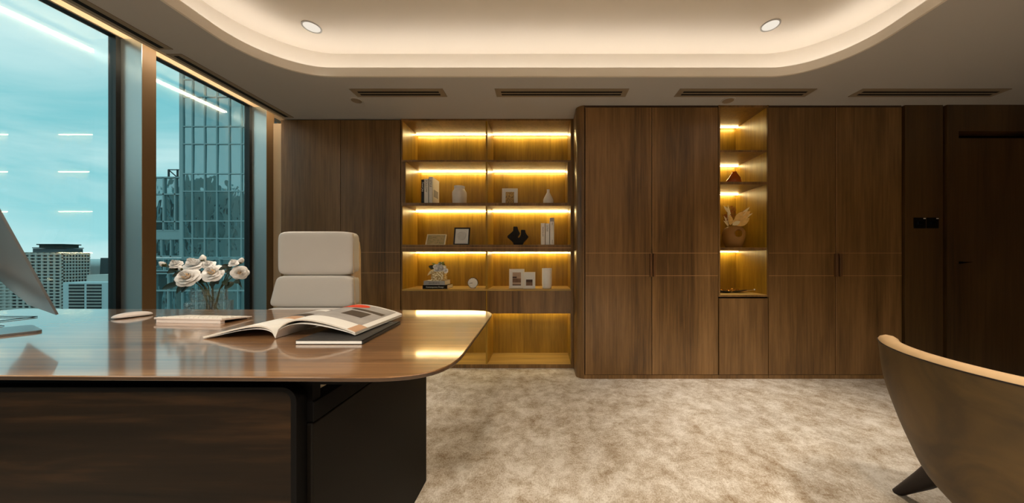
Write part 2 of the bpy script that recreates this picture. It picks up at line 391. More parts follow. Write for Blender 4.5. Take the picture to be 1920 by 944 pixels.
inner = densify(rrect(TX0, TX1, TY0, TY1, TR, 16))
mb = MB(); ringface(mb, (CX0, XR, YN, YB), inner, ZC, ZC+.03)
struct(mb.build('ceiling', M['paint']))
mid = densify(rrect(TX0-.012, TX1+.012, TY0-.012, TY1+.012, TR+.012, 16))
lipo = densify(rrect(TX0+.003, TX1-.003, TY0+.003, TY1-.003, TR-.003, 16))
struct(MB().loft([[(*p, ZC+.035) for p in mid], [(*p, ZC-.001) for p in mid], [(*p, ZC-.001) for p in lipo], [(*p, ZC+.062) for p in lipo], [(*p, ZC+.062) for p in mid], [(*p, ZC+.035) for p in mid]], cap=False).build('trim_1', M['cream'], auto=True))
oc = densify(rrect(TX0-.13, TX1+.13, TY0-.13, TY1+.13, TR+.10, 16))
struct(MB().loft([[(*p, ZC+.032) for p in oc], [(*p, ZU) for p in oc]], cap=False).build('trim_2', M['cream']))
mb = MB(); vs = [(*p, ZU) for p in densify(rrect(TX0-.16, TX1+.16, TY0-.16, TY1+.16, TR+.1, 16))]; mb.face(vs); mb2 = mb
for a in (vs,): mb.bm.faces.new([mb.bm.verts.new((p[0], p[1], ZU+.02)) for p in a])
struct(mb.build('ceiling', M['cream'], smooth=False))
struct(MB().box(-3.0, XR+.1, YN-.1, YB+.1, ZU+.12, ZU+.2).build('ceiling', M['paint']))
# cove LED ring lying on the ledge
li = densify(rrect(TX0-.035, TX1+.035, TY0-.035, TY1+.035, TR+.03, 16)); lo = densify(rrect(TX0-.055, TX1+.055, TY0-.055, TY1+.055, TR+.05, 16))
o = MB().loft([[(*p, ZC+.031) for p in lo], [(*p, ZC+.042) for p in lo], [(*p, ZC+.042) for p in li], [(*p, ZC+.031) for p in li], [(*p, ZC+.031) for p in lo]], cap=False).build('cove_light_strip', M['cove'])
tag(o, 'warm light strip hidden on the ledge round the ceiling tray', 'light strip')
# pelmet above the windows: recess lit from behind the ceiling edge
struct(MB().box(CX0-.03, CX0, YN, YB, ZC, ZC+.16).build('trim_3', M['pelmet']))
struct(MB().box(XG-.06, CX0, YN, YB, ZC+.20, ZC+.23).build('trim_4', M['pelmet']))
ZH = H+.5211*2.80
struct(MB().box(XG-.06, XG+.012, YN, YB, ZH+.004, ZC+.20).build('trim_5', M['pelmet']))
o = MB().box(CX0-.055, CX0-.032, YN+.1, YB-.3, ZC+.11, ZC+.125).build('pelmet_light_strip', M['pled'])
tag(o, 'warm light strip tucked inside the recess above the windows', 'light strip')
# ------------------------------------------------------------------ windows, columns
cols = []
yc = 2.015; k = 0
wn = 1
segs = []
y = 2.918
ycs = [(2.918, 3.0), (2.015, 2.087), (.80, .872), (-.415, -.343), (-1.63, -1.558)]
for i, (a, b) in enumerate(ycs):
    struct(MB().box(XG-.06, -2.662, a, b, 0, ZH).build('trim_%d' % (6+i), M['column']))
    struct(MB().box(XG-.06, -2.6625, a-.003, a, 0, ZH).build('trim_%d' % (21+i), M['reveal']))
struct(MB().box(-2.662, -2.45, 2.99, 3.05, 0, ZC).build('trim_11', M['jamb']))
edges = [(3.0, None)]
for i in range(5):
    hi = ycs[i][0]; lo_ = ycs[i+1][1] if i+1 < 5 else YN
    f = MB()
    f.box(XG-.05, XG+.0, hi-.027, hi, .30, ZH); f.box(XG-.05, XG+.0, lo_, lo_+.004, .30, ZH)
    f.box(XG-.05, XG+.0, lo_, hi, ZH, ZH+.004); f.box(XG-.05, XG+.0, lo_, hi, .30, .34)
    fo = struct(f.build('window_%d' % (i+1), M['frameb']))
    MB().box(XG-.03, XG-.02, lo_+.004, hi-.027, .34, ZH).build('glass_pane', M['glass'], fo)
# linear diffuser along the windows
def diffuser(label, y0, y1):
    t = thing('linear_air_diffuser', label, 'air vent', (-2.41, (y0+y1)/2, ZC))
    MB().box(-2.455, -2.355, y0, y1, ZC-.004, ZC+.002).build('frame', M['grille'], t)
    MB().box(-2.424, -2.393, y0+.015, y1-.015, ZC-.0055, ZC-.003).build('slot', M['slot'], t)
diffuser('long black slot air diffuser beside the window recess, nearer the camera', -1.2, 1.93)
diffuser('long black slot air diffuser beside the window recess, ending at the wood cabinets', 1.975, 2.86)
# ceiling vents
for x0, x1, lb in ((-1.528, -.793, 'shortest linear ceiling vent, above the left tall cabinets'), (-.387, .667, 'linear ceiling vent above the open bookcase'),
                   (1.065, 2.138, 'linear ceiling vent above the narrow lit niche'), (2.493, 3.662, 'linear ceiling vent nearest the door')):
    t = thing('ceiling_vent', lb, 'air vent', ((x0+x1)/2, 2.43, ZC), group='linear ceiling vents in front of the cabinets')
    MB().box(x0, x1, 2.378, 2.494, ZC-.004, ZC+.002).build('frame', M['grille'], t)
    for ya in (2.412, 2.449):
        MB().box(x0+.045, x1-.045, ya, ya+.019, ZC-.0055, ZC-.003).build('slot', M['slot'], t)
for x, r, lb in ((X(668.4, 2.555), .051, 'round flush smoke detector cover beside the left ceiling vent'), (X(1365, 2.555), .055, 'round sprinkler cover plate in the ceiling above the lit niche')):
    t = thing('ceiling_cover_plate', lb, 'ceiling cover', (x, 2.555, ZC))
    MB().lathe([(r, 0), (r, -.003), (r*.96, -.005)], (x, 2.555, ZC+.001)).build('plate', M['paint'], t)
    MB().lathe([(r*.8, -.005), (r*.78, -.007)], (x, 2.555, ZC+.001)).build('rim', M['grille'], t)
# downlights
def downlight(x, y, label, p=DOWN, cone=152):
    t = thing('downlight', label, 'ceiling light', (x, y, ZU), group='round downlights in the ceiling tray')
    n = 32; R = .058
    MB().loft([[(x+r*math.cos(2*PI*i/n), y+r*math.sin(2*PI*i/n), ZU+z) for i in range(n)] for r, z in ((R, 0), (R, -.004), (R*.88, -.005), (R*.84, -.002))], cap=False).build('trim_ring', M['paint'], t)
    MB().lathe([(R*.84, -.002), (R*.4, -.0015)], (x, y, ZU)).build('lens', M['lens'], t)
    l = bpy.data.lights.new('downlight_lamp', 'SPOT'); l.energy = p; l.spot_size = math.radians(cone); l.spot_blend = .9; l.shadow_soft_size = .16; l.color = (1, .88, .72)
    o = bpy.data.objects.new('downlight_lamp', l); COL.objects.link(o); o.parent = t; o.location = (0, 0, -.03)
downlight(X(584.6, 2.075), 2.075, 'round downlight in the ceiling tray on the window side', DOWN*.5, 58)
downlight(X(1444.6, 2.06), 2.06, 'round downlight in the ceiling tray on the door side', DOWN*.5, 58)
downlight(-1.585, .45, 'round downlight in the tray over the desk', DOWN*.3, 110)
downlight(0.0, -1.2, 'added unseen fill light in the middle of the tray behind the viewer', DOWN*1.9, 152)  # extra unseen fill lamp, added to brighten the cabinet fronts and shelf objects
downlight(1.55, .45, 'round downlight in the tray over the armchair', DOWN*.45, 120)
downlight(-1.585, -1.2, 'round downlight in the tray behind the viewer, window side')
downlight(1.55, -1.2, 'round downlight in the tray behind the viewer, door side')
# ------------------------------------------------------------------ tall cabinets left
def door(t, x0, x1, y, z0, z1, seams, handle=None, tr=None):
    cx = (x0+x1)/2
    d = MB().box(x0-cx, x1-cx, y, y+.02, z0, z1).build('door', M['cab'], t); d.location.x = cx
    for z in seams:
        MB().box(x0-cx, x1-cx, y-.0008, y+.004, z-.0022, z+.0022).build('inlay_strip', M['bronze'], d)
    if tr is not None:
        MB().box((x1 if tr else x0)-cx-.0015, (x1 if tr else x0)-cx+.0015, y-.003, y+.004, z0, z1).build('edge_trim', M['bronze'], d)
    if handle is not None:
        hx = handle-cx
        MB().box(hx-.009, hx+.009, y-.028, y-.001, Z(519, DC), Z(476, DC), bev=.003).build('pull_handle', M['bronze2'] if 'bronze2' in M else M['bronze'], d)
    return d
M['bronze2'] = plain('dark_bronze', lin(124, 88, 58), .4, metal=.6)
s = DS/F
xs = lambda px: (px-VX)*s
zs = lambda py: H-(py-VY)*s
t = thing('tall_storage_cabinet', 'tall dark oak cabinet with two plain doors between window and bookcase', 'cabinet', ((xs(527)+xs(752))/2, DS+.2, 0))
MB().box(xs(527), xs(752), DS+.022, 3.27, 0, ZC-.001).build('body', M['cabdark'], t)
MB().box(xs(527), xs(752), DS+.012, DS+.03, 0, .035).build('plinth', M['cabdark'], t)
door(t, xs(527), xs(638), DS, .035, ZC-.012, (zs(473.6), zs(512.2)))
door(t, xs(639), xs(750.5), DS, .035, ZC-.012, (zs(473.6), zs(512.2)))
# ------------------------------------------------------------------ bookcase
bx0, bx1 = xs(752.2), xs(1075); ix0, ix1 = xs(754), xs(1070.5); dv0, dv1 = xs(911)-.002, xs(911)+.014
DB = 3.237
bk = thing('bookcase', 'open lit oak bookcase with two bays of bronze-lined shelves', 'bookcase', ((bx0+bx1)/2, DS+.2, 0))
MB().box(bx0, bx1, DB, DB+.03, 0, ZC-.001).build('back_panel', M['lining'], bk)
MB().box(bx0, ix0, DS, DB, 0, ZC-.001).build('side_panel', M['cab'], bk)
MB().box(ix1, bx1, DS, DB, 0, ZC-.001).build('side_panel', M['cab'], bk)
MB().box(ix0, ix0+.003, DS+.006, DB, .04, ZC-.02).build('side_lining', M['lining'], bk)
MB().box(ix1-.003, ix1, DS+.006, DB, .04, ZC-.02).build('side_lining', M['lining'], bk)
MB().box(dv0, dv1, DS+.004, DB, .04, ZC-.02).build('divider', M['lining'], bk)
MB().box(ix0, ix1, DS, DB, ZC-.018, ZC-.001).build('top_panel', M['cab'], bk)
MB().box(ix0, ix1, DS, DB, 0, zs(684)).build('bottom_panel', M['cab'], bk)
MB().box(ix0, ix1, DS+.003, DB, zs(684), zs(684)+.004).build('bottom_lining', M['liningl'], bk)
shelf = {}
for k, (a, b) in enumerate(((300.6, 303.8), (380.7, 386.4), (459.3, 472.0))):
    MB().box(ix0-.001, ix1+.001, DS-.004, DB, zs(b), zs(a), bev=.002).build('shelf', M['cab'], bk); shelf[k] = zs(a)
MB().box(ix0, ix1, DS-.0055, DS-.0035, zs(465.6), zs(464.4)).build('shelf_trim', M['bronze'], bk)
zc_ = zs(543.5); shelf[3] = zc_+.003
MB().box(ix0, ix1, DS+.02, DB, zs(588.3)+.004, zc_).build('drawer_box', M['cabdark'], bk)
MB().box(ix0, ix1, DS-.002, DB, zc_-.012, zc_+.003).build('counter', M['liningl'], bk)
for a, b in ((ix0+.002, dv0-.001), (dv1+.001, ix1-.002)):
    MB().box(a, b, DS-.004, DS+.018, zs(588.3), zc_-.013).build('drawer_front', M['cab'], bk)
# liners of the second row
MB().box(ix0, xs(760), DS+.001, DB, shelf[1], zs(303.8)).build('side_liner', M['cab'], bk)
MB().box(xs(1064.5), ix1, DS+.001, DB, shelf[1], zs(303.8)).build('side_liner', M['cab'], bk)
MB().box(xs(760), xs(760)+.002, DS+.005, DB, shelf[1], zs(303.8)).build('side_lining', M['lining'], bk)
MB().box(xs(1064.5)-.002, xs(1064.5), DS+.005, DB, shelf[1], zs(303.8)).build('side_lining', M['lining'], bk)
def led(t, x0, x1, y, z):
    # slim profile in the back top corner, its diffuser tilted down and forward
    y -= .016
    MB().box(x0, x1, y-.001, y+.013, z-.003, z).build('led_channel', M['black'], t)
    pr = [(y, z-.003), (y, z-.007), (y+.002, z-.009), (y+.012, z-.009), (y+.012, z-.003)]
    MB().prism(pr, x0, x1, mapf=lambda p, h: (h, p[0], p[1])).build('led_strip', M['led'], t)
for zt, xa, xb in ((ZC-.018, ix0+.004, ix1-.004), (zs(303.8), xs(760)+.004, xs(1064.5)-.004), (zs(386.4), ix0+.004, ix1-.004), (zs(472), ix0+.004, ix1-.004), (zs(588.3), ix0+.004, ix1-.004)):
    led(bk, xa, dv0-.001, DB-.026, zt); led(bk, dv1+.001, xb, DB-.026, zt)
# ------------------------------------------------------------------ right cabinets
c = DC/F
xc = lambda px: (px-VX)*c
zc = lambda py: H-(py-VY)*c
ZB = zc(703); ZT = ZC-.02
t = thing('tall_wardrobe_cabinet', 'tall oak double-door cabinet with rounded corner beside the bookcase', 'cabinet', (xc(1210), DC+.25, 0))
x0 = .281
prof = [(x0, YB-.03)]+[(x0, DC+.075)]+arc(x0+.075, DC+.075, .075, 180, 270, 12)[1:]+[(xc(1347), DC), (xc(1347), DC+.02), (xc(1097), DC+.02), (xc(1097)-.01, DC+.05), (x0+.03, DC+.09), (x0+.03, YB-.03)]
MB().prism([(x0, YB-.03), (x0, DC+.075)]+arc(x0+.075, DC+.075, .075, 180, 262, 12)[1:]+[(xc(1096), DC), (xc(1096), YB-.03)], 0, ZC-.001).build('rounded_side_panel', M['cab'], t, smooth=True)
MB().box(xc(1097), xc(1347)-.001, DC+.022, YB-.03, 0, ZC-.001).build('body', M['black'], t)
MB().box(xc(1096), xc(1347)-.001, DC, DC+.02, 0, ZB-.004).build('plinth', M['cab'], t)
MB().box(xc(1096), xc(1347)-.001, DC+.004, DC+.02, ZT+.003, ZC-.001).build('top_rail', M['cabdark'], t)
sm_ = (zc(475), zc(517.5))
door(t, xc(1098), xc(1221.6), DC, ZB, ZT, sm_, handle=xc(1219.5), tr=0)
door(t, xc(1223.2), xc(1346.3), DC, ZB, ZT, sm_, handle=xc(1225.3), tr=0)
t = thing('tall_wardrobe_cabinet', 'tall oak double-door cabinet between the lit niche and the light switches', 'cabinet', (xc(1566), DC+.25, 0))
MB().box(xc(1441), xc(1691), DC+.022, YB-.03, 0, ZC-.001).build('body', M['black'], t)
MB().box(xc(1441), xc(1691), DC, DC+.02, 0, ZB-.004).build('plinth', M['cab'], t)
MB().box(xc(1441), xc(1691), DC+.004, DC+.02, ZT+.003, ZC-.001).build('top_rail', M['cabdark'], t)
door(t, xc(1441.5), xc(1566.2), DC, ZB, ZT, sm_, handle=xc(1567.3)-.0085)
door(t, xc(1568), xc(1690.5), DC, ZB, ZT, sm_, handle=xc(1572.3)-.0005, tr=0)
# niche unit
nx0, nx1, ND = xc(1350), xc(1438), 3.06
nb = thing('display_niche', 'narrow lit display niche with bronze-lined shelves between tall doors', 'shelf unit', (xc(1394), DC+.25, 0))
zn = zc(553); 
MB().box(nx0-.012, nx1+.012, ND, ND+.03, zn-.02, ZC-.001).build('back_panel', M['lining'], nb)
MB().box(xc(1347), nx0, DC-.004, ND, zc(557), ZC-.001).build('side_panel', M['cab'], nb)
MB().box(nx1, xc(1440.7), DC-.004, ND, zc(557), ZC-.001).build('side_panel', M['cab'], nb)
MB().box(nx0, nx0+.002, DC+.004, ND, zn, ZC-.02).build('side_lining', M['lining'], nb)
MB().box(nx1-.002, nx1, DC+.004, ND, zn, ZC-.02).build('side_lining', M['lining'], nb)
MB().box(nx0, nx1, DC, ND, ZC-.018, ZC-.001).build('top_panel', M['cab'], nb)
MB().box(nx0, nx1, DC-.004, ND, zc(557), zn-.003).build('bottom_panel', M['cab'], nb)
MB().box(nx0, nx1, DC+.002, ND, zn-.003, zn).build('bottom_lining', M['liningl'], nb)
nsh = []
for a, b in ((281.4, 285), (340.8, 346), (464.5, 469.5)):
    MB().box(nx0, nx1, DC+.002, ND, zc(b), zc(a), bev=.0015).build('shelf', M['cab'], nb); nsh.append(zc(a))
for z in (ZC-.018, zc(285), zc(346), zc(469.5)): led(nb, nx0+.003, nx1-.003, ND-.026, z)
MB().box(xc(1347)+.001, xc(1440), DC+.02, YB-.03, 0, zc(560)).build('body', M['black'], nb)
d = MB().box(xc(1348.5), xc(1440), DC, DC+.019, ZB, zc(560)).build('door', M['cab'], nb)
MB().box(xc(1347)+.001, xc(1440), DC, DC+.02, 0, ZB-.004).build('plinth', M['cab'], nb)
# wall panel with switches, door
px1 = X(1697, DC-.005)
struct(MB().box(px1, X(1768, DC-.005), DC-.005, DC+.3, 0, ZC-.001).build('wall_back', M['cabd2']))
struct(MB().box(xc(1691), px1, DC+.05, DC+.3, 0, ZC-.001).build('trim_12', M['black']))
struct(MB().box(X(1768, DC-.005), X(1776, DC), DC+.04, DC+.3, 0, ZC-.001).build('trim_13', M['black']))
dx0 = X(1784, DC+.04); zt = Z(255, DC+.04)
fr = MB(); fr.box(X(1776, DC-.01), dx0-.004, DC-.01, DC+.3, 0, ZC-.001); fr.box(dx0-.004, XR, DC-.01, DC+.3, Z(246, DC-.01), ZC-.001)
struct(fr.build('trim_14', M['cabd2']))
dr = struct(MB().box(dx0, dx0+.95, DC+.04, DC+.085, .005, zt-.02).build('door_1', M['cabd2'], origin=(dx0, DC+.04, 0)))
struct(MB().box(dx0, XR, DC+.1, DC+.3, 0, ZC-.001).build('trim_15', M['black']))
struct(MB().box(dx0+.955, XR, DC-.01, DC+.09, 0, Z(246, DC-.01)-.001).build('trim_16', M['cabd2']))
ROOT[dr.name] = (dx0, DC+.04, 0)
lv = MB(); lz = Z(492, DC)
lv.box(dx0+.012, dx0+.03, DC-.012, DC+.042, lz-.012, lz+.006); lv.prism([(dx0+.002, lz+.004), (X(1819, DC), lz+.003), (X(1819, DC), lz), (dx0+.002, lz-.014)], DC-.014, DC+.0, axis='y')
lv.build('lever_handle', M['black'], dr)
kz = Z(504, DC+.03); MB().lathe([(.013, 0), (.013, .006)], (0, 0, 0), 20).build('keyhole_plate', M['black'], dr)
kp = [o for o in dr.children if o.name.startswith('keyhole_plate')][0]; kp.rotation_euler = (PI/2, 0, 0); kp.location = (.03, -.0, kz)
for px, lb in ((1712.6, 'left one of two square dark light switches beside the door'), (1736.8, 'right one of two square dark light switches beside the door')):
    D_ = DC-.005; a, b = X(px, D_), X(px+21.5, D_); z0, z1 = Z(428.5, D_), Z(408.5, D_)
    t = thing('light_switch', lb, 'light switch', ((a+b)/2, D_, (z0+z1)/2), group='switch plates beside the door')
    MB().box(a, b, D_-.008, D_, z0, z1, bev=.002).build('plate', M['slab'], t)
    MB().box(a+.028, b-.028, D_-.011, D_-.007, z0+.034, z1-.032, bev=.001).build('button', M['blackg'], t)
    MB().box(b-.022, b-.004, D_-.0095, D_-.007, z1-.012, z1-.004).build('label_sticker', M['whitep'], t)
# ------------------------------------------------------------------ shelf objects
def cbook(x0, x1, y0, y1, z0, z1, cover, label, titles, group, side=None, lean=0, pagetop=True):
    t = thing('book', label, 'book', ((x0+x1)/2, y0, z0), group=group)
    th = .0018
    m = MB(); m.box(x0, x0+th, y0, y1, z0, z1); m.box(x1-th, x1, y0, y1, z0, z1); m.box(x0, x1, y0, y0+th, z0, z1)
    m.build('cover', cover, t)
    MB().box(x0+th, x1-th, y0+th, y1-.004, z0+.003, z1-.003).build('pages', M['pages'], t)
    for (s_, sz, off, mat, dx) in titles:
        text(s_, sz, mat, t, FR((x0+x1)/2+dx, y0-.0004, z1-off, True), ext=.0003)
    return t
def zat(py, y): return Z(py, y)
yb = 2.93; k_ = yb/F
G1 = 'books standing on the second shelf of the left bay'
z1_ = shelf[1]
bxp = lambda px, y=yb: X(px, y)
cbook(bxp(790), bxp(795.8), yb, yb+.17, z1_, Z(337.2, yb), M['blackg'], 'slim black book with white title, left end of the row on the shelf', [('Food Joy', .026, .024, M['whitep'], -.009)], G1)
cbook(bxp(796), bxp(804.3), yb-.01, yb+.17, z1_, Z(336.2, yb), M['whitep'], 'white book titled FOLLOW standing between the black book and the tallest one', [('FOLLOW', .028, .012, M['ink'], -.010)], G1)
t = cbook(bxp(805), bxp(812), yb-.015, yb+.17, z1_, Z(332.5, yb), M['whitep'], 'tallest white book titled STYLE with a photo on its cover, right end of its row', [('STYLE', .026, .03, M['ink'], -.009)], G1)
MB().box(bxp(812)-.0005, bxp(812)+.0006, yb+.02, yb+.14, z1_+.07, z1_+.14).build('cover_picture', M['greyp'], t)
G2 = 'books standing at the right end of the third shelf'
z2_ = shelf[2]
cbook(bxp(1014), bxp(1022), yb-.01, yb+.16, z2_, Z(419, yb), M['whitep'], 'white book with a long grey spine title, leftmost of three beside the black vase', [('MINIMALISM', .017, .035, M['ink'], -.006)], G2)
cbook(bxp(1022.6), bxp(1030.6), yb-.01, yb+.16, z2_, Z(419.6, yb), M['paper'], 'cream book titled STILE, middle of three beside the black vase', [('STILE', .025, .02, M['ink'], -.009)], G2)
t = cbook(bxp(1031), bxp(1039), yb-.01, yb+.16, z2_, Z(409, yb), M['whitep'], 'tallest white book with grey top band, right of three beside the black vase', [('Art', .018, .045, M['ink'], -.002), ('TASCHE', .01, .21, M['ink'], 0)], G2)
MB().box(bxp(1031), bxp(1039), yb-.0108, yb-.0098, Z(416, yb), Z(409.2, yb)).build('colour_band', M['greyc'], t)
def onemesh(mb, name, mat, label, cat, origin, group=None):
    return tag(mb.build(name, mat, origin=origin), label, cat, group)
# ribbed jar vase
y = 3.0; x = X(859.5, y); z = z1_; q = y/F
mb = MB(); n = 48
pr = [(10.5, 0), (13, .2), (12.7, 4), (13.3, 12), (13.5, 20), (13.2, 25), (11.5, 28.5), (9.8, 30.5), (9.8, 35.5), (10.3, 36.4), (9.2, 36.4), (8.8, 30)]
mb.loft([[(x+q*r*(1+.008*math.cos(6*a_+zz*.1))*math.cos(a_), y+.04+q*r*(1+.008*math.cos(6*a_+zz*.1))*math.sin(a_), z+q*zz) for a_ in [2*PI*i/n for i in range(n)]] for r, zz in pr])
onemesh(mb, 'jar_vase', M['white'], 'white ceramic jar vase with a short wide neck on the second shelf', 'vase', (x, y+.04, z))
# bottle vase
x = X(1028, y)
mb = MB(); mb.lathe([(q*r, q*zz) for r, zz in ((8.6, 0), (9.6, .6), (9.6, 10), (8, 14), (3, 23.5), (2.6, 24.5), (2.6, 29), (3, 29.6), (2, 29.6), (1.8, 24))], (x, y+.02, z))
onemesh(mb, 'bottle_vase', M['white'], 'white bottle vase with a conical shoulder at the right end of the second shelf', 'vase', (x, y+.02, z))
# picture frames
def frame(px0, px1, pyb, pyt, y, z, label, fmat, fw, draw, lean=.12, yaw=0, group=None, stand=True):
    cx = (X(px0, y)+X(px1, y))/2; w_ = X(px1, y)-X(px0, y); h_ = Z(pyt, y)-Z(pyb, y)
    t = thing('picture_frame', label, 'picture frame', (cx, y, z), group=group, local=True, rz=yaw)
    hh = h_/math.cos(lean)
    R_ = Matrix.Rotation(-lean, 4, 'X')
    def part(name, mat, fn):
        mb = MB(); fn(mb); bmesh.ops.transform(mb.bm, matrix=R_, verts=mb.bm.verts[:]); return mb.build(name, mat, t)
    d = .014
    def fr_(mb):
        a, b = -w_/2, w_/2
        mb.box(a, a+fw, 0, d, 0, hh, bev=.0015); mb.box(b-fw, b, 0, d, 0, hh, bev=.0015); mb.box(a+fw, b-fw, 0, d, 0, fw, bev=.0015); mb.box(a+fw, b-fw, 0, d, hh-fw, hh, bev=.0015)
    part('frame', fmat, fr_)
    part('mat_board', M['paper'], lambda mb: mb.box(-w_/2+fw*.8, w_/2-fw*.8, .004, .008, fw*.8, hh-fw*.8))
    for nm, mat, rect in draw:
        u0, u1, v0, v1 = rect; lay = .0036-.0004*draw.index((nm, mat, rect))
        part(nm, mat, lambda mb: mb.box(-w_/2+u0*w_, -w_/2+u1*w_, lay-.0004, lay+.0006, v0*hh, v1*hh))
    mb = MB(); top = hh*.7
    mb.prism([(d*.9+math.sin(lean)*top*0, top), (d*.9+.003, top), (hh*.38+.003, .0), (hh*.38, .0)], -.012, .012, mapf=lambda p, h: (h, p[0]+(math.tan(lean)*top if p[1] > .01 else 0), p[1]))
    mb.build('easel_back', M['dkp'], t)
    return t, w_, hh, part
def speck(name, c1, c2, sc):
    m, t, b = newmat(name); tc = t.nodes.new('ShaderNodeTexCoord'); v = t.nodes.new('ShaderNodeTexNoise'); v.inputs['Scale'].default_value = sc; v.inputs['Detail'].default_value = 3
    r = t.nodes.new('ShaderNodeValToRGB'); r.color_ramp.elements[0].position = .42; r.color_ramp.elements[1].position = .58; r.color_ramp.elements[0].color = c1; r.color_ramp.elements[1].color = c2
    t.links.new(tc.outputs['Object'], v.inputs['Vector']); t.links.new(v.outputs['Fac'], r.inputs[0]); t.links.new(r.outputs[0], b.inputs['Base Color']); return m
M['goldspk'] = speck('gold_speckle_print', lin(110, 84, 44), lin(214, 176, 104), 160)
M['cutg'] = speck('cut_glass_pattern', lin(150, 116, 50), lin(238, 226, 190), 70)
M['mapp'] = speck('pale_map_print', lin(196, 170, 122), lin(176, 160, 110), 40)
frame(941, 970.5, 380.6, 350, 2.97, z1_, 'white frame with a speckled gold picture on the second shelf', M['whitep'], .012, [('picture', M['goldspk'], (.23, .77, .1, .78))], lean=.08)
t, w_, hh, part = frame(797, 834, 459.2, 438, 2.95, z2_, 'small pale landscape frame with a faded sketch, leaning on the third shelf', M['dryw'], .006, [('picture', M['mapp'], (.06, .94, .07, .93))], lean=.45)
def blobs(mb, pts, w_, hh):
    for u, v, r in pts: mb.box(-w_/2+u*w_-r, -w_/2+u*w_+r, .0024, .0034, v*hh-r, v*hh+r)
part('sketch_marks', M['ink'], lambda mb: blobs(mb, [(.34, .72, .003), (.42, .72, .003), (.36, .5, .002), (.62, .45, .002), (.6, .25, .003), (.7, .25, .003)], w_, hh))
t, w_, hh, part = frame(849.5, 879.5, 459.2, 425.5, 2.95, z2_, 'black upright frame with a contour line drawing on the third shelf', M['blackg'], .014, [], lean=.25)
def contours(mb):
    for k in range(5):
        r = (.95-.19*k)
        pts = [(math.cos(a_)*r*w_*.27*(1+.1*math.sin(3*a_+k)), hh*.52+math.sin(a_)*r*hh*.27*(1+.12*math.cos(2*a_+k)), a_) for a_ in [2*PI*i/36 for i in range(37)]]
        for (ax, az, _), (bx_, bz, _) in zip(pts, pts[1:]):
            dxx, dzz = bx_-ax, bz-az; l = math.hypot(dxx, dzz); nx, nz = -dzz/l*.0009, dxx/l*.0009
            mb.prism([(ax+nx, az+nz), (bx_+nx, bz+nz), (bx_-nx, bz-nz), (ax-nx, az-nz)], .0028, .0038, axis='y')
part('line_drawing', M['greyc'], contours)
M['sepia1'] = plain('sepia_light', lin(176, 150, 130), .6, noise=.12, nscale=12); M['sepia2'] = plain('sepia_dark', lin(72, 52, 40), .6); M['sepia3'] = plain('sepia_mid', lin(120, 92, 72), .6, noise=.25, nscale=30)
frame(954.5, 983, 541, 505, 3.0, shelf[3], 'taller white double-edged frame with a sepia beach photo', M['whitep'], .011,
      [('picture', M['sepia1'], (.22, .78, .14, .82)), ('picture_shore', M['sepia3'], (.22, .78, .3, .5)), ('picture_headland', M['sepia2'], (.22, .5, .52, .6)), ('picture_foreground', M['sepia2'], (.22, .78, .14, .19))], lean=.06)
frame(980.7, 1003.5, 542, 511, 2.955, shelf[3], 'smaller white frame with a sepia treeline photo in front of the taller frame', M['whitep'], .010,
      [('picture', M['sepia3'], (.24, .78, .18, .42)), ('picture_trees', M['sepia2'], (.24, .78, .38, .55))], lean=.06)
# black double-neck vase
y = 2.98; q = y/F; z = z2_
def pt(px, py): return (X(px, y), Z(py, y))
spine1 = [(960, 448), (955, 444.5), (962, 441)]
ol = [(963.5, 459.3), (962.5, 455), (958, 450.5), (952, 445.5), (952, 443), (957.5, 438.5), (962.5, 433.5), (963, 427), (963, 425.8), (969.5, 425.8), (969.5, 428), (971, 432.5), (974, 437.5), (971.8, 441.5), (969.5, 444.5),
      (972, 446.8), (975, 445.2), (977, 440.5), (977.2, 434), (977.2, 432), (984, 432), (984, 435.5), (986.5, 440), (990, 444), (987.5, 447.5), (981.5, 453.5), (979, 459.3)]
P2 = [pt(a, b) for a, b in ol]
mb = MB(); cx = sum(p[0] for p in P2)/len(P2); cz = sum(p[1] for p in P2)/len(P2)
rings = []
for k, (sc, yy) in enumerate(((.8, -.026), (.93, -.02), (1, -.008), (1, .008), (.93, .02), (.8, .026))):
    inn = (1-sc)*.035
    ring = []
    for i, p in enumerate(P2):
        a = Vector(P2[i-1]); b = Vector(P2[(i+1) % len(P2)]); tdir = (b-a).normalized(); nn_ = Vector((-tdir.y, tdir.x))
        ring.append((p[0]+nn_.x*inn*.5, y+.03+yy, max(z, p[1]+nn_.y*inn*.5)))
    rings.append(ring)
area_ = sum(P2[i-1][0]*P2[i][1]-P2[i][0]*P2[i-1][1] for i in range(len(P2)))
if area_ < 0: pass
mb.loft(rings); mb.sm = False
o = onemesh(mb, 'double_neck_vase', M['blackg'], 'black sculptural vase with two necks on the third shelf', 'vase', (cx, y+.03, z))
# stacked books and flowers
z = shelf[3]; y = 2.935
def flatbook(px0, px1, y0, z0, th, dep, cov, label, ttl, mat, sz):
    a, b = X(px0, y0), X(px1, y0); t = thing('book', label, 'book', ((a+b)/2, y0, z0), group='two books stacked flat under the flower glass')
    m = MB(); m.box(a, b, y0, y0+dep, z0, z0+.002); m.box(a, b, y0, y0+dep, z0+th-.002, z0+th); m.box(a, b, y0, y0+.002, z0, z0+th); m.build('cover', cov, t)
    MB().box(a+.004, b-.004, y0+.002, y0+dep-.004, z0+.002, z0+th-.002).build('pages', M['pages'], t)
    text(ttl, sz, mat, t, FR((a+b)/2, y0-.0004, z0+th*.32), align='CENTER')
flatbook(792.3, 838.5, y, z, .0345, .19, M['blackg'], 'black book lying flat at the bottom of the small stack', 'Contemporary Design', M['whitep'], .019)
flatbook(794.3, 834, y+.005, z+.0345, .042, .18, M['greyc'], 'light grey book lying flat on top of the black book', 'JOURNEYS', M['ink'], .022)
zt_ = z+.0765; xv = X(823.5, 3.0); yv = 3.0
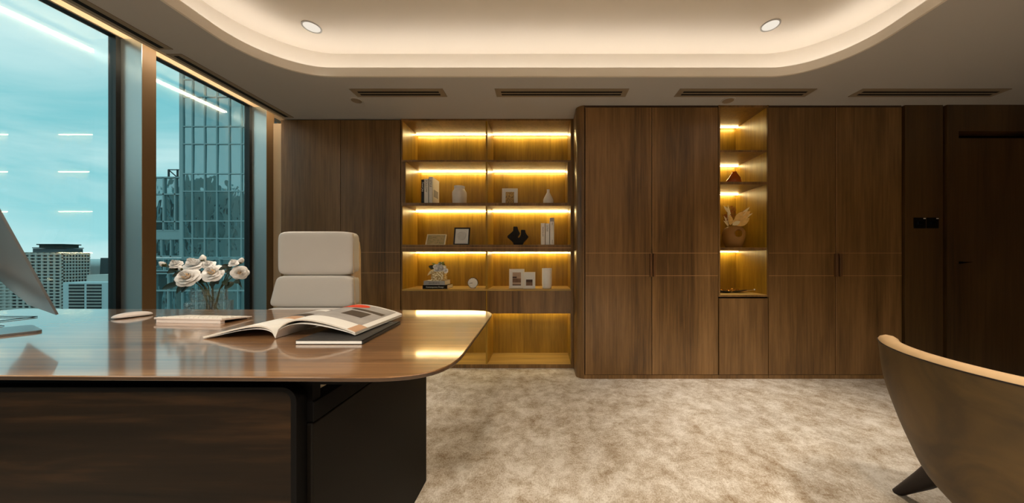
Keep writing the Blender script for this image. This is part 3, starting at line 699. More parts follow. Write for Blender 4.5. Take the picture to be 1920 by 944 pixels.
gl = thing('flower_glass', 'square cut-glass holder with white blooms on the stacked books', 'vase', (xv, yv, zt_))
q = yv/F
m = MB(); a = 11.4*q; hgt = 17*q
m.loft([[(xv+p[0], yv+p[1], zt_+zz) for p in rrect(-r, r, -r, r, .008, 4)] for r, zz in ((a, 0), (a, hgt), (a-.004, hgt), (a-.004, .006))]); m.sm = False
m.build('glass_body', M['cutg'], gl)
for k in range(30):
    u = (k % 6-2.5)*.021; v = .012+(k//6)*.016
    pass
def bloom(mb, c, r, face=Vector((0, -1, .3)), petals=5, rings=4, seed=0, flat=.55):
    rnd = random.Random(seed); c = Vector(c); f = face.normalized(); u = f.cross(Vector((0, 0, 1))).normalized(); v = u.cross(f)
    for k in range(rings):
        rr = r*(1-.20*k)*(1 if k else 1.0); n = max(4, petals-k//2)
        ak = .22+.16*k; bk = .26-.06*k
        for i in range(n):
            a0 = 2*PI*(i+.5*(k % 2)+rnd.uniform(-.1, .1))/n; hw = PI/n*1.45; pr = rr*rnd.uniform(.92, 1.06); ph = rnd.uniform(0, 6)
            vs = []
            for s_ in range(7):
                row = []; t_ = s_/6
                for w__ in range(7):
                    ww = (w__-3)/3
                    aa = a0+ww*hw*(.55+.45*math.sin(PI*min(1, t_*.62)))
                    ra = pr*(.06+.94*t_)*(1-.20*ww*ww*t_)
                    hgt = r*(ak*t_**1.5-bk*t_**4+.02*k+.03*i/n)+r*.035*math.sin(ww*5+ph)*t_**2
                    row.append(mb.bm.verts.new(c+u*ra*math.cos(aa)+v*ra*math.sin(aa)+f*hgt))
                vs.append(row)
            for s_ in range(6):
                for w__ in range(6):
                    mb.bm.faces.new((vs[s_][w__], vs[s_][w__+1], vs[s_+1][w__+1], vs[s_+1][w__]))
    mb.sm = True
def leafmesh(mb, base, tip, width, normal=Vector((0, -1, .2)), curl=.1):
    base = Vector(base); tip = Vector(tip); d = tip-base; l = d.length; d.normalize(); sd = d.cross(normal)
    if sd.length < .1: sd = d.cross(Vector((1, 0, .3)))
    sd.normalize(); nn_ = sd.cross(d); rows = []
    for i in range(9):
        t_ = i/8; wv = width/2*math.sin(PI*t_**.8)**.8 if 0 < t_ < 1 else .0004
        cpt = base+d*l*t_+nn_*curl*l*math.sin(PI*t_)*.5
        rows.append([mb.bm.verts.new(cpt-sd*wv+nn_*wv*.3), mb.bm.verts.new(cpt), mb.bm.verts.new(cpt+sd*wv+nn_*wv*.3)])
    for a_, b_ in zip(rows, rows[1:]):
        for j in range(2): mb.bm.faces.new((a_[j], a_[j+1], b_[j+1], b_[j]))
    mb.sm = True
for j, (px, py, r) in enumerate(((822, 506, 8), (830, 504, 8), (836, 508, 6), (826, 497, 6), (818, 500, 5.5))):
    m = MB(); bloom(m, (X(px, yv), yv-.02+.01*(j % 2), Z(py, yv)), r*q, Vector((random.uniform(-.4, .4), -1, .5)), seed=j); m.build('bloom', M['petal'], gl, auto=False)
for j, (a_, b_, wd, mt) in enumerate((((828, 499), (835, 490.5), 5, 'leafl'), ((815, 503), (805.5, 499.5), 8, 'leaf'), ((815, 505), (803.5, 517), 5, 'dryw'), ((824, 496), (829, 492), 6, 'leafl'), ((818, 498), (811.5, 493), 4, 'leafl'), ((832, 497), (836, 496), 4, 'leaf'))):
    m = MB(); leafmesh(m, (X(a_[0], yv), yv-.01, Z(a_[1], yv)), (X(b_[0], yv), yv-.03, Z(b_[1], yv)), wd*q); m.build('leaf', M[mt], gl, auto=False)
# clock
y = 3.0; x = X(886.5, y); zz = Z(531, y); q = y/F; R = 10*q
ck = thing('desk_clock', 'small round white clock with a silver rim on the counter shelf', 'clock', (x, y, shelf[3]))
def ydisk(r, y0, y1, n=40): return MB().prism([(x+r*math.cos(2*PI*i/n), zz+r*math.sin(2*PI*i/n)) for i in range(n)], y0, y1, axis='y')
ydisk(R, y, y+.03).build('case', M['chrome'], ck, smooth=True); ydisk(R*.9, y-.001, y+.001).build('dial', M['dial'], ck)
MB().prism([(x, zz+.0012), (x-R*.72, zz-.004), (x-R*.72, zz-.006), (x, zz-.0018)], y-.0035, y-.002, axis='y').build('minute_hand', M['ink'], ck)
MB().prism([(x-.001, zz+.0016), (x-R*.45, zz+.0012), (x-R*.45, zz-.0016), (x, zz-.0016)], y-.005, y-.0038, axis='y').build('hour_hand', M['ink'], ck)
mk = MB()
for k in range(12):
    a_ = 2*PI*k/12; mk.box(x+R*.8*math.cos(a_)-.001, x+R*.8*math.cos(a_)+.001, y-.002, y-.0005, zz+R*.8*math.sin(a_)-.001, zz+R*.8*math.sin(a_)+.001)
mk.build('hour_marks', M['greyc'], ck)
MB().box(x-.022, x+.022, y+.003, y+.032, shelf[3], zz-R*.86).build('foot', M['black'], ck)
# cylinder vase
y = 2.99; x = X(1025.5, y); q = y/F
MBc = MB().lathe([(q*r, q*zz) for r, zz in ((7.6, 0), (8.6, 1.2), (9.4, 9), (9.4, 37), (9.0, 37.6), (8.3, 37.6), (8.2, 30))], (x, y, shelf[3]))
onemesh(MBc, 'cylinder_vase', M['white'], 'tall white cylinder vase at the right end of the counter shelf', 'vase', (x, y, shelf[3]))
# niche: amber vase
y = 2.78; q = y/F; x = X(1377, y); z = nsh[1]
mb = MB(); n = 36
pr = [(12.5, 0), (14.2, 1), (14.6, 4), (13.6, 9), (11, 14), (7.6, 19), (4.8, 23.2), (3.8, 25), (4.2, 25.8), (3, 25.8), (3, 20)]
mb.loft([[(x+q*(r*math.cos(a_)+ (-2 if r > 12 else 0)), y+q*r*.8*math.sin(a_), z+q*zz) for a_ in [2*PI*i/n for i in range(n)]] for r, zz in pr])
onemesh(mb, 'teardrop_vase', M['amber'], 'amber brown glossy teardrop vase in the lit niche', 'vase', (x, y, z))
# niche: ochre vase with hole and dried leaves
y = 2.76; q = y/F; z = nsh[2]; x = X(1375.5, y)
vz = thing('pierced_vase', 'ochre round vase with a hole through its side holding dried leaves', 'vase', (x, y, z))
m = MB(); n = 40
pr = [(12, 0), (15, 1.5), (18.6, 9), (21.3, 18), (22.4, 26), (21.2, 32), (17.5, 37), (12, 40), (11, 40.3), (10, 39), (10, 30)]
m.loft([[(x+q*r*.86*math.cos(a_), y+q*r*.45*math.sin(a_), z+q*zz) for a_ in [2*PI*i/n for i in range(n)]] for r, zz in pr])
body = m.build('vase_body', M['terra'], vz)
m = MB(); m.prism([(x+q*7.5+q*6.2*math.cos(2*PI*i/24), z+q*27+q*7*math.sin(2*PI*i/24)) for i in range(24)], y-.2, y+.2, axis='y'); cut = m.build('cut', M['terra'], vz)
bo = body.modifiers.new('hole', 'BOOLEAN'); bo.object = cut; bo.operation = 'DIFFERENCE'; bo.solver = 'EXACT'
dg = bpy.context.evaluated_depsgraph_get(); me = bpy.data.meshes.new_from_object(body.evaluated_get(dg)); body.modifiers.clear(); body.data = me; bpy.data.objects.remove(cut); body.rotation_euler = (0, 0, math.radians(-30))
dl = thing('dried_leaf_bunch', 'bunch of tan dried leaves and seed heads standing in the ochre vase', 'dried flowers', (x, y, z+q*38))
def pw(px, py, dy=0): return (X(px, y), y+dy, Z(py, y))
for j, (a_, b_, wd, mt) in enumerate((((1368, 424), (1361, 386), 7, 'dryw'), ((1366, 423), (1353.5, 406), 5, 'dryw'), ((1366, 424), (1353, 415), 4, 'dryw'), ((1372, 420), (1402, 389), 7, 'dryw'), ((1376, 420), (1407, 401), 6, 'dryw'),
        ((1374, 418), (1403, 397), 14, 'dry'), ((1380, 424), (1401, 410), 13, 'dry'), ((1376, 414), (1390, 398), 11, 'dry'), ((1367, 423), (1364, 404), 9, 'dry'), ((1370, 423), (1384, 416), 8, 'dryw'), ((1361, 400), (1353, 387), 5, 'dryw'))):
    m = MB(); leafmesh(m, pw(*a_, -.005*j+.02), pw(*b_, -.03), wd*q); m.build('dried_leaf', M[mt], dl, auto=False)
rnd = random.Random(3)
for (ax, ay, bx_, by) in ((1370, 421, 1372, 386), (1369, 421, 1377, 392), (1367, 421, 1358, 402)):
    m = MB(); m.tube([pw(ax, ay), pw((ax+bx_)/2, (ay+by)/2), pw(bx_, by)], .0012, 6)
    for k in range(45):
        t_ = rnd.uniform(.3, 1); px = ax+(bx_-ax)*t_+rnd.uniform(-5, 5)*(1.2-t_*.5); py = ay+(by-ay)*t_+rnd.uniform(-2, 2); c_ = Vector(pw(px, py, rnd.uniform(-.02, .02)))
        r_ = bmesh.ops.create_icosphere(m.bm, subdivisions=1, radius=.0042)
        for v in r_['verts']: v.co += c_
    m.build('seed_head', M['dryb'], dl, auto=False)
# niche: metal leaf tray
y = 2.80; z = zn; x = X(1371, y)
tr = thing('leaf_tray', 'dark leaf-shaped metal dish with gold inside at the bottom of the niche', 'decorative dish', (x, y, z))
for j, (dx, dy, ang, ln, mt) in enumerate(((-.08, .03, 170, .11, 'gold'), (-.02, .06, 120, .1, 'gold'), (.03, .05, 60, .09, 'gold'), (.02, 0, 10, .15, 'blackg'), (-.03, -.02, 200, .13, 'blackg'), (0, -.04, 340, .12, 'blackg'), (-.04, 0, 230, .1, 'blackg'), (.0, .02, 30, .13, 'gold'))):
    a_ = math.radians(ang); m = MB(); b0 = Vector((x+dx*.5, y+dy*.5, z+.004)); tp = b0+Vector((math.cos(a_)*ln, math.sin(a_)*ln*.8, .016+.004*(j % 3)))
    leafmesh(m, b0, tp, .07, normal=Vector((0, 0, 1)), curl=-.12); o = m.build('leaf_lobe', M[mt], tr, auto=False)
    so = o.modifiers.new('thick', 'SOLIDIFY'); so.thickness = .003
m = MB(); r_ = bmesh.ops.create_uvsphere(m.bm, u_segments=16, v_segments=10, radius=.009)
for v in r_['verts']: v.co += Vector((X(1408, y), y-.05, z+.030))
m.tube([(x+.03, y-.02, z+.008), (X(1408, y), y-.05, z+.03)], .0025, 6); m.sm = True; m.build('knob', M['chrome'], tr)
# ------------------------------------------------------------------ desk
DZ = .79
outl = [(-.2365, 1.479), (-2.64, 1.53), (-2.64, .672), (-.208, .638)]
rad = [.15, .06, .06, .17]
top = roundpoly(outl, rad, 14)
def inset(pts, d):
    n = len(pts); out_ = []
    for i in range(n):
        a = Vector(pts[i-1]); b = Vector(pts[(i+1) % n]); t_ = (b-a).normalized(); nn_ = Vector((-t_.y, t_.x)); out_.append((pts[i][0]+nn_.x*d, pts[i][1]+nn_.y*d))
    return out_
desk = thing('executive_desk', 'large walnut executive desk with rounded corners and black metal base', 'desk', (-1.45, 1.08, 0))
m = MB(); m.loft([[(*p, DZ-.001) for p in inset(top, .001)], [(*p, DZ) for p in inset(top, .002)]]); 
m = MB(); m.loft([[(*p, DZ-.002) for p in inset(top, .0008)], [(*p, DZ) for p in inset(top, .0016)]]); m.sm = False; m.build('desktop', M['deskw'], desk)
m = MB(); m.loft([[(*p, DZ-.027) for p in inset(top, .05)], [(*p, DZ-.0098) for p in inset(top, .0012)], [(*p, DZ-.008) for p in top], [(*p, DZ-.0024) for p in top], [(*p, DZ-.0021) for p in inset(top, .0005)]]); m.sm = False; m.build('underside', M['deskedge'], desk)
m = MB().box(-2.45, -.432, .715, .75, .7445, DZ-.0275).box(-2.45, -.432, 1.28, 1.32, .7445, DZ-.0275); m.build('support_beam', M['black'], desk)
PY = .69; PXR = X(556, PY); PZT = Z(727, PY); PXL = -2.46
def rrtop(x0, x1, z0, z1, r): return [(x0, z0), (x1, z0)]+arc(x1-r, z1-r, r, 0, 90, 8)+arc(x0+r, z1-r, r, 90, 180, 8)
m = MB(); ou = rrtop(PXL, PXR, .0, PZT, .034); inn = rrtop(PXL+.013, PXR-.013, .013, PZT-.010, .022)
m.loft([[(p[0], PY, p[1]) for p in ou], [(p[0], PY+.03, p[1]) for p in ou], [(p[0], PY+.03, p[1]) for p in inn], [(p[0], PY, p[1]) for p in inn], [(p[0], PY, p[1]) for p in ou]], cap=False); m.sm = False; m.build('panel_frame', M['black'], desk)
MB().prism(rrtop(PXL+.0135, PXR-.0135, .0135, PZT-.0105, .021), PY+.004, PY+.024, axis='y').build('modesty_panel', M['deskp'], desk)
for xa, nm in ((-.55, 1), (-2.37, 0)):
    MB().box(xa-.035, xa, .722, 1.425, .0, .648, bev=.004).build('leg_panel', M['slab'], desk)
    MB().box(xa-.04, xa+.004, PY+.031, 1.40, .652, .70, bev=.002).build('side_rail', M['black'], desk)
    MB().box(xa-.03, xa, .722, .748, .70, .7445).build('post', M['black'], desk); MB().box(xa-.03, xa, 1.28, 1.32, .70, .7445).build('post', M['black'], desk)
# ------------------------------------------------------------------ office chair
oc_ = thing('office_chair', 'cream leather high-back office chair behind the desk', 'chair', (-1.30, 1.55, 0))
def wp(k):
    def f_(o):
        z = o.z; y = o.y+(z-.75)*.10*0
        ws = 1+(.95-z)*(1.25 if o.x < -1.30 else .06) if z < .95 else 1
        if z < .76: ws = 1+.19*(1.25 if o.x < -1.30 else .06)
        return Vector((-1.30+(o.x+1.30)*ws, y, z))
    return f_
def cushion(x0, x1, y0, y1, z0, z1, name, p=7):
    m = MB(); m.puff(x0, x1, y0, y1, z0, z1, p=p, warp=wp(0)); return m.build(name, M['leather'], oc_, auto=False)
cushion(-1.515, -1.086, 1.72, 1.80, .948, 1.197, 'headrest', 9)
cushion(-1.515, -1.086, 1.715, 1.80, .766, .946, 'backrest', 9)
cushion(-1.53, -1.075, 1.71, 1.80, .49, .764, 'lower_backrest', 9)
m = MB(); m.puff(-1.51, -1.092, 1.755, 1.825, .5, 1.19, p=9, warp=wp(0)); m.build('back_shell', M['leathers'], oc_, auto=False)
m = MB(); m.tube([(-1.0895, 1.735, 1.185), (-1.086, 1.732, 1.06), (-1.082, 1.73, .955)], .0015, 6); m.tube([(-1.082, 1.73, .94), (-1.072, 1.728, .78)], .0015, 6); m.build('seam', M['leathers'], oc_)
m = MB(); m.puff(-1.60, -1.0, 1.22, 1.76, .42, .51, p=6); m.build('seat', M['leather'], oc_, auto=False)
for sx in (-1, 1):
    xa = -1.30+sx*.315
    m = MB(); m.tube([(xa, 1.72, .47), (xa, 1.68, .66), (xa, 1.60, .70), (xa, 1.56, .70)], .018, 8); m.build('armrest', M['leathers'], oc_)
MB().lathe([(.03, .09), (.03, .28), (.018, .28), (.018, .40), (.10, .40), (.10, .42)], (-1.30, 1.5, 0)).build('column', M['chrome'], oc_)
for k in range(5):
    a_ = 2*PI*k/5+.3; c_, s_ = math.cos(a_), math.sin(a_)
    MB().tube([(-1.30, 1.5, .12), (-1.30+.15*c_, 1.5+.15*s_, .11), (-1.30+.28*c_, 1.5+.28*s_, .075)], [.026, .022, .015], 8).build('leg', M['chrome'], oc_)
    m = MB(); m.prism([(.028*math.cos(2*PI*i/18), .03+.028*math.sin(2*PI*i/18)) for i in range(18)], -.02, .02, mapf=lambda p, h: (-1.30+.28*c_+p[0]*c_-h*s_, 1.5+.28*s_+p[0]*s_+h*c_, p[1]+.0)); m.build('caster', M['black'], oc_)
# ------------------------------------------------------------------ things on the desk
# notebook
nb_ = thing('notebook', 'charcoal softcover book lying flat on the desk under the open magazine', 'book', (-.63, 1.02, DZ))
A, B, C_, D_ = (-.725, .887), (-.529, .887), (-.549, 1.162), (-.745, 1.162)
MB().prism([A, B, C_, D_], DZ+.0005, DZ+.002).build('cover', M['blackc'], nb_)
MB().prism([A, B, C_, D_], DZ+.0105, DZ+.012).build('cover', M['blackc'], nb_)
MB().prism([(A[0]+.0005, A[1]+.001), (B[0]-.003, B[1]+.001), (C_[0]-.003, C_[1]-.001), (D_[0], D_[1]-.001)], DZ+.002, DZ+.0105).build('pages', M['paper'], nb_)
MB().prism([(B[0]-.0028, B[1]), B, C_, (C_[0]-.0028, C_[1])], DZ+.0005, DZ+.012).build('spine', M['blackc'], nb_)
MB().box(-.60, -.565, 1.135, 1.139, DZ+.0119, DZ+.0123).build('title', M['greyc'], nb_)
# magazine
mg = thing('magazine', 'open magazine with a red and grey picture spread, arched over the desk', 'magazine', (-.84, 1.1, DZ))
XS = -.84
def profL(t_):   # t 0 at spine .. 1 at left tip
    x_ = XS-.226*t_; z_ = .038*math.sin(PI*t_**.55)**.9*(1-t_*.25)
    return x_, z_
def profR(t_):
    x_ = XS+.262*t_; z_ = .056*math.sin(PI*min(1, t_**.62))**.8 *(1-.2*t_)+.0185*t_**1.2
    return x_, z_
Y0, Y1 = .95, 1.245
def sheet(prof, off0, off1, k, nm, mat, y0=Y0, y1=Y1, t0=0, t1=1, base=.0015):
    m = MB(); n = 26; up = []; dn = []
    for i in range(n+1):
        t_ = t0+(t1-t0)*i/n; x_, z_ = prof(t_); up.append((x_, DZ+base+z_*k+off1*min(1, t_*8+.15))); dn.append((x_, DZ+base+z_*k+off0*min(1, t_*8+.15)))
    pts = up+dn[::-1]
    sk = -.02 if prof is profR else 0.0
    m.prism(pts, 0, 1, mapf=lambda p, h: (p[0], (y0 if h == 0 else y1)+sk*max(0, (p[0]-XS)/.262)*(1 if h == 0 else .3), p[1])); m.sm = True
    return m.build(nm, mat, mg)
for pf in (profL, profR):
    sheet(pf, 0, .0045, 1, 'page_block', M['pages']); sheet(pf, 0, .0008, .82, 'loose_page', M['paper']); sheet(pf, .0046, .0052, 1, 'top_page', M['paper'])
# printed pictures on the pages (thin raised print following the page)
def printp(pf, t0, t1, y0, y1, mat, nm, lift=.0053): 
    sheet(pf, lift, lift+.0003, 1, nm, mat, y0, y1, t0, t1)
printp(profR, .10, .93, Y0+.06, Y1-.012, M['greyp'], 'printed_picture')
printp(profL, .02, .62, Y0+.16, Y1-.03, M['greyp'], 'printed_picture')
printp(profL, .62, .95, Y0+.05, Y1-.06, M['greyp'], 'printed_picture')
printp(profL, .05, .42, Y0+.16, Y1-.09, M['dkp'], 'printed_dark_panel', .0057)
printp(profL, .1, .36, Y0+.11, Y0+.155, M['tanp'], 'printed_tan_panel', .0057)
printp(profR, .5, .78, Y0+.12, Y0+.175, M['dkp'], 'printed_dark_panel', .0057)
printp(profR, .45, .9, Y0+.20, Y0+.215, M['dkp'], 'printed_dark_panel', .0057)
# red oval
m = MB(); n = 28; ring = []
for i in range(n):
    a_ = 2*PI*i/n; t_ = .36+.22*math.cos(a_); yy = Y1-.045+.030*math.sin(a_); x_, z_ = profR(t_); ring.append((x_, yy, DZ+.0015+z_+.0062))
cx, cy = .36, Y1-.045
vs = [m.bm.verts.new(p) for p in ring]; rings_ = [vs]
for f_ in (.66, .33):
    rr = []
    for i in range(n):
        a_ = 2*PI*i/n; t_ = .36+.22*f_*math.cos(a_); x_, z_ = profR(t_); rr.append(m.bm.verts.new((x_, cy+.030*f_*math.sin(a_), DZ+.0015+z_+.0062)))
    rings_.append(rr)
for a_, b_ in zip(rings_, rings_[1:]):
    for i in range(n): m.bm.faces.new((a_[i], a_[(i+1) % n], b_[(i+1) % n], b_[i]))
m.bm.faces.new(rings_[-1]); m.sm = True; m.build('printed_red_shape', M['red'], mg)
printp(profR, .90, 1.0, Y0-.0, Y0+.05, M['tanp'], 'printed_tan_corner', .0053)
# keyboard
kb = thing('keyboard', 'slim white wireless keyboard on the desk beside the mouse', 'keyboard', (-1.378, 1.235, DZ), local=True, rz=math.radians(-4.6))
kw, kd = .146, .057
m = MB(); m.prism([(-kd, .0135), (-kd, .021), (kd, .009), (kd, .005), (-kd+.02, .0115)], -kw, kw, axis='x'); m.build('case', M['plastic'], kb, bev=.0015)
MB().prism([(-kd+.002, 0), (-kd+.002, .0135), (-kd+.018, .0125), (-kd+.018, 0)], -kw+.008, kw-.008, axis='x').build('rear_foot', M['plastic'], kb, bev=.001)
MB().box(-kw+.01, kw-.01, kd-.012, kd-.004, 0, .0062).build('front_foot', M['plastic'], kb)
key0 = None
for r_ in range(6):
    nk = 14 if r_ < 5 else 8; y_ = -kd+.0095+r_*.0175
    for k in range(nk):
        wk = (kw*2-.012)/14; x_ = -kw+.006+wk*(k+.5); sxw = 1
        if r_ == 5 :
            xs_ = [0, 1, 2, 5.5, 9, 10, 11.5, 12.8][k]; x_ = -kw+.006+wk*(xs_+.5); sxw = 5 if k == 3 else 1
        zt2 = .021+(.009-.021)*((y_+kd)/(2*kd))
        if key0 is None:
            m = MB(); m.box(-.0083, .0083, -.0068, .0068, -.001, .0016, bev=.0008); key0 = m.build('key', M['whitep'], kb); o = key0
        else: o = key0.copy(); COL.objects.link(o)
        o.location = (x_, y_, zt2); o.rotation_euler = (math.atan((.009-.021)/(2*kd)), 0, 0); o.scale = (sxw, 1 if r_ else .6, 1)
# mouse
ms = thing('mouse', 'low white wireless mouse on the desk between computer and keyboard', 'mouse', (-1.772, 1.31, DZ), local=True, rz=math.radians(-12))
def mfn(u, v):
    a = u*2*PI; pw_ = 2.6
    ca, sa = math.cos(a), math.sin(a); k = (abs(ca)**pw_+abs(sa)**pw_)**(-1/pw_)
    rr = math.sin(v*PI/2)
    yy = .0565*k*sa*rr; xx = .0285*k*ca*rr
    return (xx, yy, .0045+.0175*math.cos(v*PI/2)**.9*(1-(yy/.0565)**2*.0))
m = MB(); m.grid(lambda u, v: mfn(u, 1-v*.999), 40, 12); bmesh.ops.remove_doubles(m.bm, verts=m.bm.verts[:], dist=1e-5); m.build('top_shell', M['plastic'], ms, auto=False)
m = MB(); rg = lambda s_, z_: [(.0285*s_*math.cos(a)*(abs(math.cos(a))**2.6+abs(math.sin(a))**2.6)**(-1/2.6), .0565*s_*math.sin(a)*(abs(math.cos(a))**2.6+abs(math.sin(a))**2.6)**(-1/2.6), z_) for a in [2*PI*i/40 for i in range(40)]]
m.loft([rg(.75, .0), rg(.9, .002), rg(.995, .0045)]); m.build('base', M['alu'], ms)
# computer
P1 = Vector((-1.526, .956, .869)); P2 = Vector((-1.986, 1.173, .866))
u = (P1-P2); u.z = 0; Wd = u.length; u.normalize(); bk_ = Vector((-.427, -.905, 0)); bk_ = Vector((u.y, -u.x, 0)); 
if bk_.y > 0: bk_ = -bk_
tl = math.radians(15.8); up_ = Vector((0, 0, 1))*math.cos(tl)+bk_*math.sin(tl); nb2 = bk_*math.cos(tl)-Vector((0, 0, 1))*math.sin(tl)
cp = thing('desktop_computer', 'silver all-in-one desktop computer seen from behind at the left end of the desk', 'computer', (-1.80, 1.0, DZ))
Hh = .45
def cpt(a, b, d): return P2+u*(a*Wd)+up_*(b*Hh)+nb2*d
m = MB(); n = 24
rings = []
def bul(a, b): 
    return .005+.040*max(0, (1-abs(2*a-1)**2.6))*max(0, (1-abs(2*b-1)**2.6))
m.grid(lambda a, b: cpt(a, b, bul(a, b)), n, n)
m.grid(lambda a, b: cpt(a, b, 0), 1, 1)
for (f_) in (lambda t_, s_: cpt(t_, 0, s_*.005), lambda t_, s_: cpt(t_, 1, s_*.005), lambda t_, s_: cpt(0, t_, s_*.005), lambda t_, s_: cpt(1, t_, s_*.005)): m.grid(f_, n, 1)
m.build('screen_housing', M['alu'], cp)
m = MB(); m.prism([(0, 0), (1, 0), (1, 1), (0, 1)], 0, 1, mapf=lambda p, h: cpt(.02+.96*p[0], .16+.82*p[1], -.0004-.0006*h)); m.build('display', M['blackg'], cp)
m = MB()
for k in range(5): m.prism([(0, 0), (1, 0), (1, 1), (0, 1)], 0, 1, mapf=lambda p, h, k=k: cpt(.16+.06*p[0], .115+.014*k+.006*p[1], bul(.19, .12+.014*k)+.0002+.0008*h))
m.build('port_row', M['black'], cp)
# stand: base plate and bent neck
Am = Vector((-1.7135, 1.04, DZ)); b0 = Am; bw = .203
def sp(a, b, z_): return Am-u*bw*a+bk_*.17*b+Vector((0, 0, z_))
m = MB(); pts = rrect(0, 1, 0, 1, .10, 5)
m.loft([[sp(p[0], p[1], 0.0005) for p in pts], [sp(p[0], p[1], .007) for p in pts]]); m.sm = False; m.build('stand_base', M['alu'], cp)
m = MB(); mc = P2+u*Wd*.5; 
path = [sp(.5, .78, .006)+Vector((0, 0, 0)), sp(.5, .98, .03), sp(.5, .92, .14)+Vector((0, 0, 0)), cpt(.5, .42, .046)]
for a_, b_ in zip(path, path[1:]):
    pass
m.loft([[p-u*.085, p+u*.085, p+u*.085+Vector((0, 0, .004))+bk_*.004, p-u*.085+Vector((0, 0, .004))+bk_*.004] for p in path]); m.sm = False; m.build('stand_neck', M['alu'], cp)
MB().tube([(-1.99, 1.12, DZ+.003), (-2.10, 1.15, DZ+.003), (-2.17, 1.213, DZ+.003), (-2.168, 1.29, DZ+.003), (-2.175, 1.305, DZ+.003), (-2.30, 1.303, DZ+.003), (-2.5, 1.33, DZ+.003)], .0015, 8).build('power_cable', M['black'], cp)
# ------------------------------------------------------------------ credenza, vase and roses
cr_ = thing('low_side_cabinet', 'low cabinet by the window hidden behind the desk, carrying the glass vase', 'cabinet', (-2.0, 1.72, 0))
MB().box(-2.30, -1.70, 1.575, 1.87, .04, .685).build('body', M['cabdark'], cr_); MB().box(-2.31, -1.69, 1.57, 1.88, .685, .70, bev=.002).build('top', M['deskw'], cr_)
MB().box(-2.28, -1.72, 1.60, 1.85, 0, .04).build('plinth', M['black'], cr_)
VD = 1.70; q = VD/F; vx = X(393, VD); vz0 = .70
m = MB(); m.lathe([(.085, 0), (.094, .004), (.0955, .10), (.093, Z(565, VD)-vz0), (.073, Z(564, VD)-vz0), (.0715, Z(541, VD)-vz0), (.0685, Z(541, VD)-vz0), (.0685, Z(563, VD)-vz0-.002), (.09, Z(566, VD)-vz0-.004), (.09, .008)], (vx, VD, vz0), 56)
gv = onemesh(m, 'stepped_glass_vase', M['vglass'], 'clear hammered-glass stepped vase holding white roses by the window', 'vase', (vx, VD, vz0))
base = Vector((X(400, VD), VD, .735))
roses = [(353, 521, 18.5, 'large open white rose facing the room at the lower left of the bouquet', 1), (400, 512.5, 16.5, 'large open blush-centred rose in the middle of the bouquet', 1), (365, 498, 16.5, 'wide white rose at the top left of the bouquet, nearly side-on', 2),
         (330, 496.5, 10.5, 'small white rose at the upper left above the dark leaf', 2), (392, 497, 10, 'half-open white rose behind the topmost bud', 2), (439, 494, 8.5, 'round white rose at the upper right of the bouquet', 2), (450, 512, 13, 'drooping white rose at the right edge of the bouquet', 3),
         (305, 495.5, 5.5, 'pointed white bud sticking out at the far left of the bouquet', 0), (340, 503.5, 5.5, 'cream bud between the small rose and the large lower left rose', 0), (380.5, 485, 6, 'topmost cream bud of the bouquet', 0), (452.5, 489, 5, 'cream bud at the upper right tip of the bouquet', 0), (351, 505, 5.5, 'cream bud just above the large lower left rose', 0)]
leaves = {0: [(346, 531, 336, 551, 11), (352, 534, 345, 549, 10), (341, 520, 330, 529, 11)], 1: [(398, 526, 404, 540, 11), (388, 522, 378, 532, 13), (403, 522, 414, 533, 14)], 2: [(366, 508, 376, 520, 17), (360, 512, 374, 512, 14), (380, 510, 372, 526, 17)],
          3: [(332, 504, 318, 513, 12), (334, 532, 308, 543, 12), (336, 512, 328, 520, 9)], 4: [(388, 506, 392, 520, 16), (381, 506, 387, 526, 17)], 5: [(430, 502, 420, 497, 8), (430, 505, 426, 512, 9), (427, 508, 436, 516, 9), (425, 500, 414, 507, 8)], 6: [(440, 524, 453, 532, 11), (436, 530, 425, 542, 13), (444, 524, 458, 540, 4), (420, 524, 430, 535, 12)],
          7: [(313, 497, 320, 502, 5)], 8: [(342, 508, 336, 516, 8)], 9: [(381, 489, 386, 487, 4)], 10: [(449, 492, 455, 493, 4)], 11: [(352, 508, 360, 514, 9)]}
